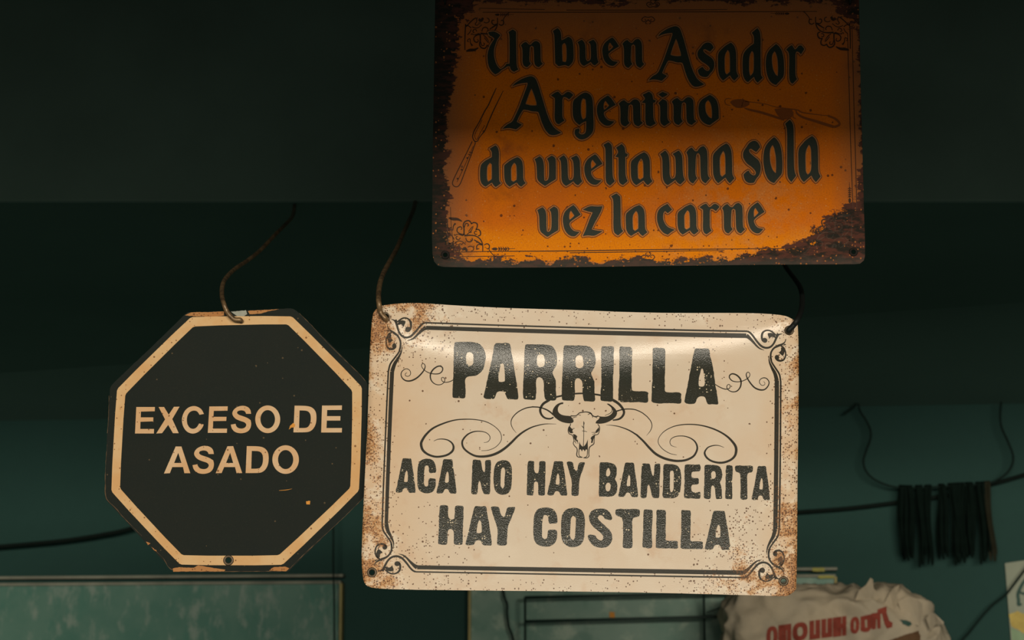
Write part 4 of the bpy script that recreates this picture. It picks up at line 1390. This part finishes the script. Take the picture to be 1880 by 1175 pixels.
xs = [(1653, .01), (1660, .0), (1666, .0), (1672, -.02), (1687, .01), (1693, .0), (1700, .01), (1707, -.02), (1723, -.01), (1730, .03), (1743, .04), (1749, .02), (1755, .01), (1761, .0), (1767, .0), (1773, .01), (1779, -.01), (1785, -.02), (1797, .02), (1803, .03), (1807, .05), (1812, .05)]
meshes = []
for k in range(7):
    o_bm = strip_mesh((1026 - 893 + (k * 37 % 17) - 9) * PW, (4.6 + (k * 29 % 7) * 0.42) * PW, 0.0, k + 1)
    me = bpy.data.meshes.new('hanging_strip')
    o_bm.to_mesh(me); o_bm.free()
    me.materials.append(M['strip'])
    meshes.append(me)
proto = None
for i, (px, lean) in enumerate(xs):
    p = cord_at(px)
    if proto is None:
        o = proto = bpy.data.objects.new('hanging_strip', meshes[0])
    else:
        o = proto.copy()
        o.data = meshes[(i * 3) % 7]
    o.location = p
    o.rotation_euler = (0, -lean, 0)
    COL.objects.link(o)
    if i >= 20:
        me = o.data.copy(); me.materials.clear(); me.materials.append(M['strip2']); o.data = me
        tag(o, 'brownish strip hanging at the right end of the dark row', 'strip', 'strips hanging from the cord')
    else:
        tag(o, 'thin blackish strip hanging in the row threaded on the wall cord', 'strip', 'strips hanging from the cord')

# boards low on the wall
def board(name, label, x0, x1, ytl, ytr, mat, origin_px):
    t = thing(name, on_wall((x0 + x1) / 2, ytl, 0.01), label, 'board')
    a, b = on_wall(x0, ytl, 0.0), on_wall(x1, ytr, 0.0)
    u0, u1 = (a - W0).dot(WU), (b - W0).dot(WU)
    zt = (a.z + b.z) / 2
    zlo = zt - 0.42
    hx = (u1 - u0) / 2
    cu = (u0 + u1) / 2
    box_bm = bmesh.new()
    box(box_bm, W0 + WU * cu + WN * 0.008 + ZUP * ((zt + zlo) / 2), WU, WN, ZUP, hx, 0.008, (zt - zlo) / 2, 0.001)
    link('panel', box_bm, mat, t)
    lip = bmesh.new()
    box(lip, W0 + WU * cu + WN * 0.011 + ZUP * (zt + 0.001), WU, WN, ZUP, hx, 0.011, 0.0022, 0.0008)
    link('top_edge', lip, M['lip'], t)
    bar = bmesh.new()
    box(bar, W0 + WU * cu + WN * 0.010 + ZUP * (zt + 13.5 * PW), WU, WN, ZUP, hx + 0.003, 0.010, 0.0022, 0.0008)
    link('top_rail', bar, M['lip'], t, label='thin pale rail just above the board')
    for sgn, px in ((-1, u0), (1, u1)):
        e = bmesh.new()
        box(e, W0 + WU * px + WN * 0.010 + ZUP * ((zt + zlo) / 2), WU, WN, ZUP, 0.002, 0.010, (zt - zlo) / 2, 0.0006)
        link('side_edge', e, M['lip2'], t, label='yellowish edge strip')
    return t, zt


bL, zL = board('wall_board', 'mottled green board with pale top rail, low on the wall at left', -420, 630, 1080, 1070, M['board'], 0)
bR, zR = board('wall_board', 'paler mottled green board low on the wall behind the rack and sack', 865, 1533, 1066, 1058, M['pale'], 0)


def patch(name, px0, px1, py0, py1, off, mat, parent, label, seed):
    f = Flat()
    f.poly([wobble(resample([(px0, py0), (px1, py0), (px1, py1), (px0, py1)], 3), 1.2, 0.2, seed)])
    f.lay(name, mat, lambda x, y, l: on_wall(x, y, off + l), 0.0, parent, label)


patch('paint_patch', 1491, 1514, 1042.5, 1049, 0.0210, M['yellow'], bR, 'yellow paint patch on the rail', 1.0)
patch('paint_patch', 1502, 1532, 1056.5, 1061.5, 0.0228, M['yellow'], bR, 'yellow paint patch on the edge', 2.0)
patch('paint_patch', 1119, 1129, 1124, 1134, 0.0175, M['orange_chip'], bR, 'small orange paint spot', 3.0)

# wire rack in front of the pale board
rk = thing('wire_rack', on_wall(1340, 1240, 0.10), 'dark green metal rack standing against the pale board beside the sack', 'rack')
RO = 0.055
for s in ('964,1097 1120,1093.5 1278,1090 1440,1086', '966,1141 1150,1136.5 1330,1132 1440,1129'):
    pp = [on_wall(x, y, RO) for x, y in P(s)]
    link('rail', tube(pp, 2.9 * PW, 8), M['rack'], rk, True)
ledge_z = on_wall(1340, 1262, RO).z
for x in (964, 1292, 1440):
    a = on_wall(x, 1096 - (x - 964) * 0.022, RO)
    link('upright', tube([a, Vector((a.x, a.y, 0.0))], 2.3 * PW, 8), M['rack'], rk, True)
pp = [on_wall(x, y, RO + 0.004) for x, y in ((1297, 1125), (1314, 1119), (1332, 1113), (1360, 1104))]
link('wire_tie', tube(vcat(pp), 1.3 * PW, 6), M['rack'], rk, True)
u0 = (on_wall(1330, 1262, 0.15) - W0).dot(WU); u1 = (on_wall(1790, 1262, 0.15) - W0).dot(WU)
bm = bmesh.new(); box(bm, W0 + WU * (u0 + u1) / 2 + WN * 0.155 + ZUP * (ledge_z - 0.008), WU, WN, ZUP, (u1 - u0) / 2, 0.085, 0.008, 0.001)
for uu in (u0 + 0.04, u1 - 0.04):
    box(bm, W0 + WU * uu + WN * 0.075 + ZUP * (ledge_z - 0.018), WU, WN, ZUP, 0.008, 0.075, 0.010)
structure('sack_ledge', bm, M['rack'])  # unseen wall ledge that holds up the sack, separate from the rack

# paper sack
SO = 0.165
sk_c = on_wall(1518, 1170, SO)
base_z = ledge_z
sk = thing('paper_sack', Vector((sk_c.x, sk_c.y, base_z)), 'crumpled beige paper sack with upside-down red lettering, below the cream sign', 'sack')


def sack_bm(c, hx, hy, hz, seed, zmin, pw=2.6):
    bm = bmesh.new()
    bmesh.ops.create_icosphere(bm, subdivisions=6, radius=1.0)
    for v in bm.verts:
        d = v.co.normalized()
        k = (abs(d.x) ** pw + abs(d.y) ** pw + abs(d.z) ** pw) ** (-1 / pw)
        p = Vector((d.x * hx, d.y * hy, d.z * hz)) * k
        q_ = p * 16 + Vector((seed, 0, 0))
        r = noise.fractal(q_, 0.9, 2.1, 4)
        cr_ = abs(noise.noise(p * 26 + Vector((0, seed, 3)))) - 0.25
        cr2 = abs(noise.noise(p * 11 + Vector((seed * 2, 5, 3)))) - 0.25
        p += d * (0.009 * r - 0.020 * cr_ - 0.016 * cr2)
        w = c + WU * p.x - WN * p.y + ZUP * p.z
        if w.z < zmin:
            w.z = zmin + (w.z - zmin) * 0.02
        v.co = w
    return bm


hz = (on_wall(1518, 1082, SO).z - base_z) / 2
main_c = Vector((sk_c.x, sk_c.y, base_z + hz))
body = sack_bm(main_c, 181 * PW * 0.95, 0.085, hz * 1.04, 4.2, base_z, 4.6)
bvh_body = BVHTree.FromBMesh(body)
o_body = link('sack_body', body, M['sack'], sk, True)
e_c = on_wall(1692, 1200, SO + 0.015)
end = sack_bm(e_c, 37 * PW, 0.06, 68 * PW, 9.1, base_z, 2.3)
link('folded_end', end, M['sack'], sk, True)


def flap(pts, off0, off1):
    """a torn curling flap of paper with thickness"""
    bm = bmesh.new()
    n = len(pts)
    fr = [bm.verts.new(on_wall(x, y, off0 + (off1 - off0) * t)) for (x, y, t) in pts]
    bk = [bm.verts.new(v.co - WN * 0.0012) for v in fr]
    bm.faces.new(fr); bm.faces.new(list(reversed(bk)))
    for i in range(n):
        j = (i + 1) % n
        bm.faces.new((fr[j], fr[i], bk[i], bk[j]))
    bmesh.ops.triangulate(bm, faces=bm.faces[:])
    bmesh.ops.recalc_face_normals(bm, faces=bm.faces[:])
    return bm


for pts in (P('1568,1106,0 1577,1084,.4 1590,1074,.7 1598,1061,1 1603,1064,1 1604,1080,.6 1618,1096,0 1600,1110,0'),
            P('1622,1110,0 1634,1088,.4 1642,1078,.8 1651,1074,1 1652,1080,1 1646,1092,.6 1652,1106,0 1640,1118,0'),
            P('1648,1104,.2 1668,1094,.5 1684,1100,.7 1693,1108,.8 1693,1126,.6 1688,1150,.2 1660,1140,0'),
            P('1700,1136,.3 1708,1124,.6 1716,1126,.8 1722,1136,.9 1733,1142,1 1732,1147,1 1718,1146,.6 1708,1158,.2')):
    link('torn_flap', flap(pts, SO + 0.078, SO + 0.098), M['sack'], sk)
# red print, upside down, laid on the sack's surface
f = Flat()


def ringp(x0, y0, x1, y1, w=4.0):
    return [soften([(x0, y0), (x1, y0), (x1, y1), (x0, y1)], 2, 100, 0.25), soften([(x0 + w, y0 + w), (x1 - w, y0 + w), (x1 - w, y1 - w), (x0 + w, y1 - w)], 2, 100, 0.25)]


sl = -0.14
yb = lambda x: 1152 + (x - 1408) * sl                 # top of the letters


def rect(x0, x1, a, b):
    f.poly([[(x0, yb(x0) + a), (x1, yb(x1) + a), (x1, yb(x1) + b), (x0, yb(x0) + b)]])


def shear(loops):
    # lettering printed bold: outlines grow, counters shrink
    grown = [offset(l, 0.9 if i == 0 else -0.9) for i, l in enumerate(loops)]
    return [[(x, y + yb(x)) for x, y in resample(l, 2)] for l in grown]


f.poly(shear(ringp(1408, 0, 1427, 36, 6)))
f.poly(shear([P('1430,0 1452,0 1452,36 1446,36 1446,10 1443,8 1443,30 1438,30 1438,8 1436,10 1436,36 1430,36')]))
f.poly(shear(ringp(1456, 0, 1482, 32, 7)))
f.poly(shear([P('1487,0 1494,0 1494,26 1498,26 1498,0 1505,0 1505,33 1487,33')]))
f.poly(shear([P('1509,0 1516,0 1516,26 1520,26 1520,0 1527,0 1527,33 1509,33')]))
f.poly(shear([P('1530,0 1536,0 1536,34 1530,34')]))
f.poly(shear([P('1538,0 1544,0 1544,13 1547,13 1547,0 1553,0 1553,34 1547,34 1547,20 1544,20 1544,34 1538,34')]))
f.poly(shear(ringp(1562, 4, 1577, 33, 5)))
f.poly(shear([P('1581,5 1600,3 1600,27 1594,33 1588,33 1581,30'), P('1587,11 1593,10 1593,26 1588,27')]))
f.poly(shear([P('1602,2 1616,2 1616,30 1612,30 1611,12 1608,12 1607,30 1602,30')]))
f.poly(shear([P('1612,-4 1627,-7 1627,4 1632,20 1638,24 1637,31 1629,32 1625,24 1621,8 1620,3 1612,4')]))
f.grid(4, 4)


def surf_sack(x, y, lift):
    d = ray(x, y).normalized()
    hit = bvh_body.ray_cast(CAM, d)
    p = hit[0] if hit[0] is not None else on_wall(x, y, SO + 0.08)
    return p - d * 0.0012


f.lay('red_lettering', M['red'], surf_sack, 0.0, sk, 'red upside-down lettering')
f = Flat()
f.poly([wobble(resample(P('1632,1176 1660,1166 1686,1158 1690,1168 1690,1185 1632,1192'), 3), 1.0, 0.2)])
f.grid(4, 4).lay('brown_print', M['brown_print'], surf_sack, 0.0, sk, 'brown printed band')
f = Flat()
f.poly([wobble(resample(P('1652,1138 1664,1139 1672,1142 1674,1147 1668,1150 1660,1147'), 3), 1.5, 0.3)])
f.grid(4, 4).lay('green_print', M['p_dark'], surf_sack, 0.0, sk, 'dark green printed mark')

# poster at the right edge
pw_ = thing('poster', on_wall(1920, 1180, 0.003), 'pale poster with yellow print at the right edge of the wall', 'poster')
ps = lambda x, y, l: on_wall(x, y, 0.004 + l)
Flat().poly([P('1845,1034 1880,1029 1960,1017 2010,1011 2030,1240 1862,1252 1854,1150')]).lay('sheet', M['poster'], ps, 0.0, pw_, thick=0.001)
f = Flat()
f.stroke([(1884, 1062, 5), (1876, 1074, 6), (1869, 1090, 6.5), (1870, 1102, 6.5), (1870, 1110, 6), (1876, 1109, 4)], 6)
f.stroke([(1871, 1086, 4), (1880, 1090, 5), (1892, 1084, 5)], 6)
f.lay('scroll_print', M['p_dark'], ps, 0.0005, pw_, 'dark green scroll print')
Flat().poly([wobble(resample(P('1852,1128 1868,1122 1890,1130 1930,1134 1935,1165 1895,1172 1872,1158 1857,1150'), 3), 1.5, 0.15)]).lay('yellow_print', M['p_yel'], ps, 0.0005, pw_, 'yellow print')
Flat().poly([wobble(resample(P('1856,1152 1872,1160 1895,1174 1930,1170 1935,1215 1862,1215'), 3), 1.5, 0.15, 4.0)]).lay('green_print', M['p_grn'], ps, 0.0004, pw_, 'light green print')
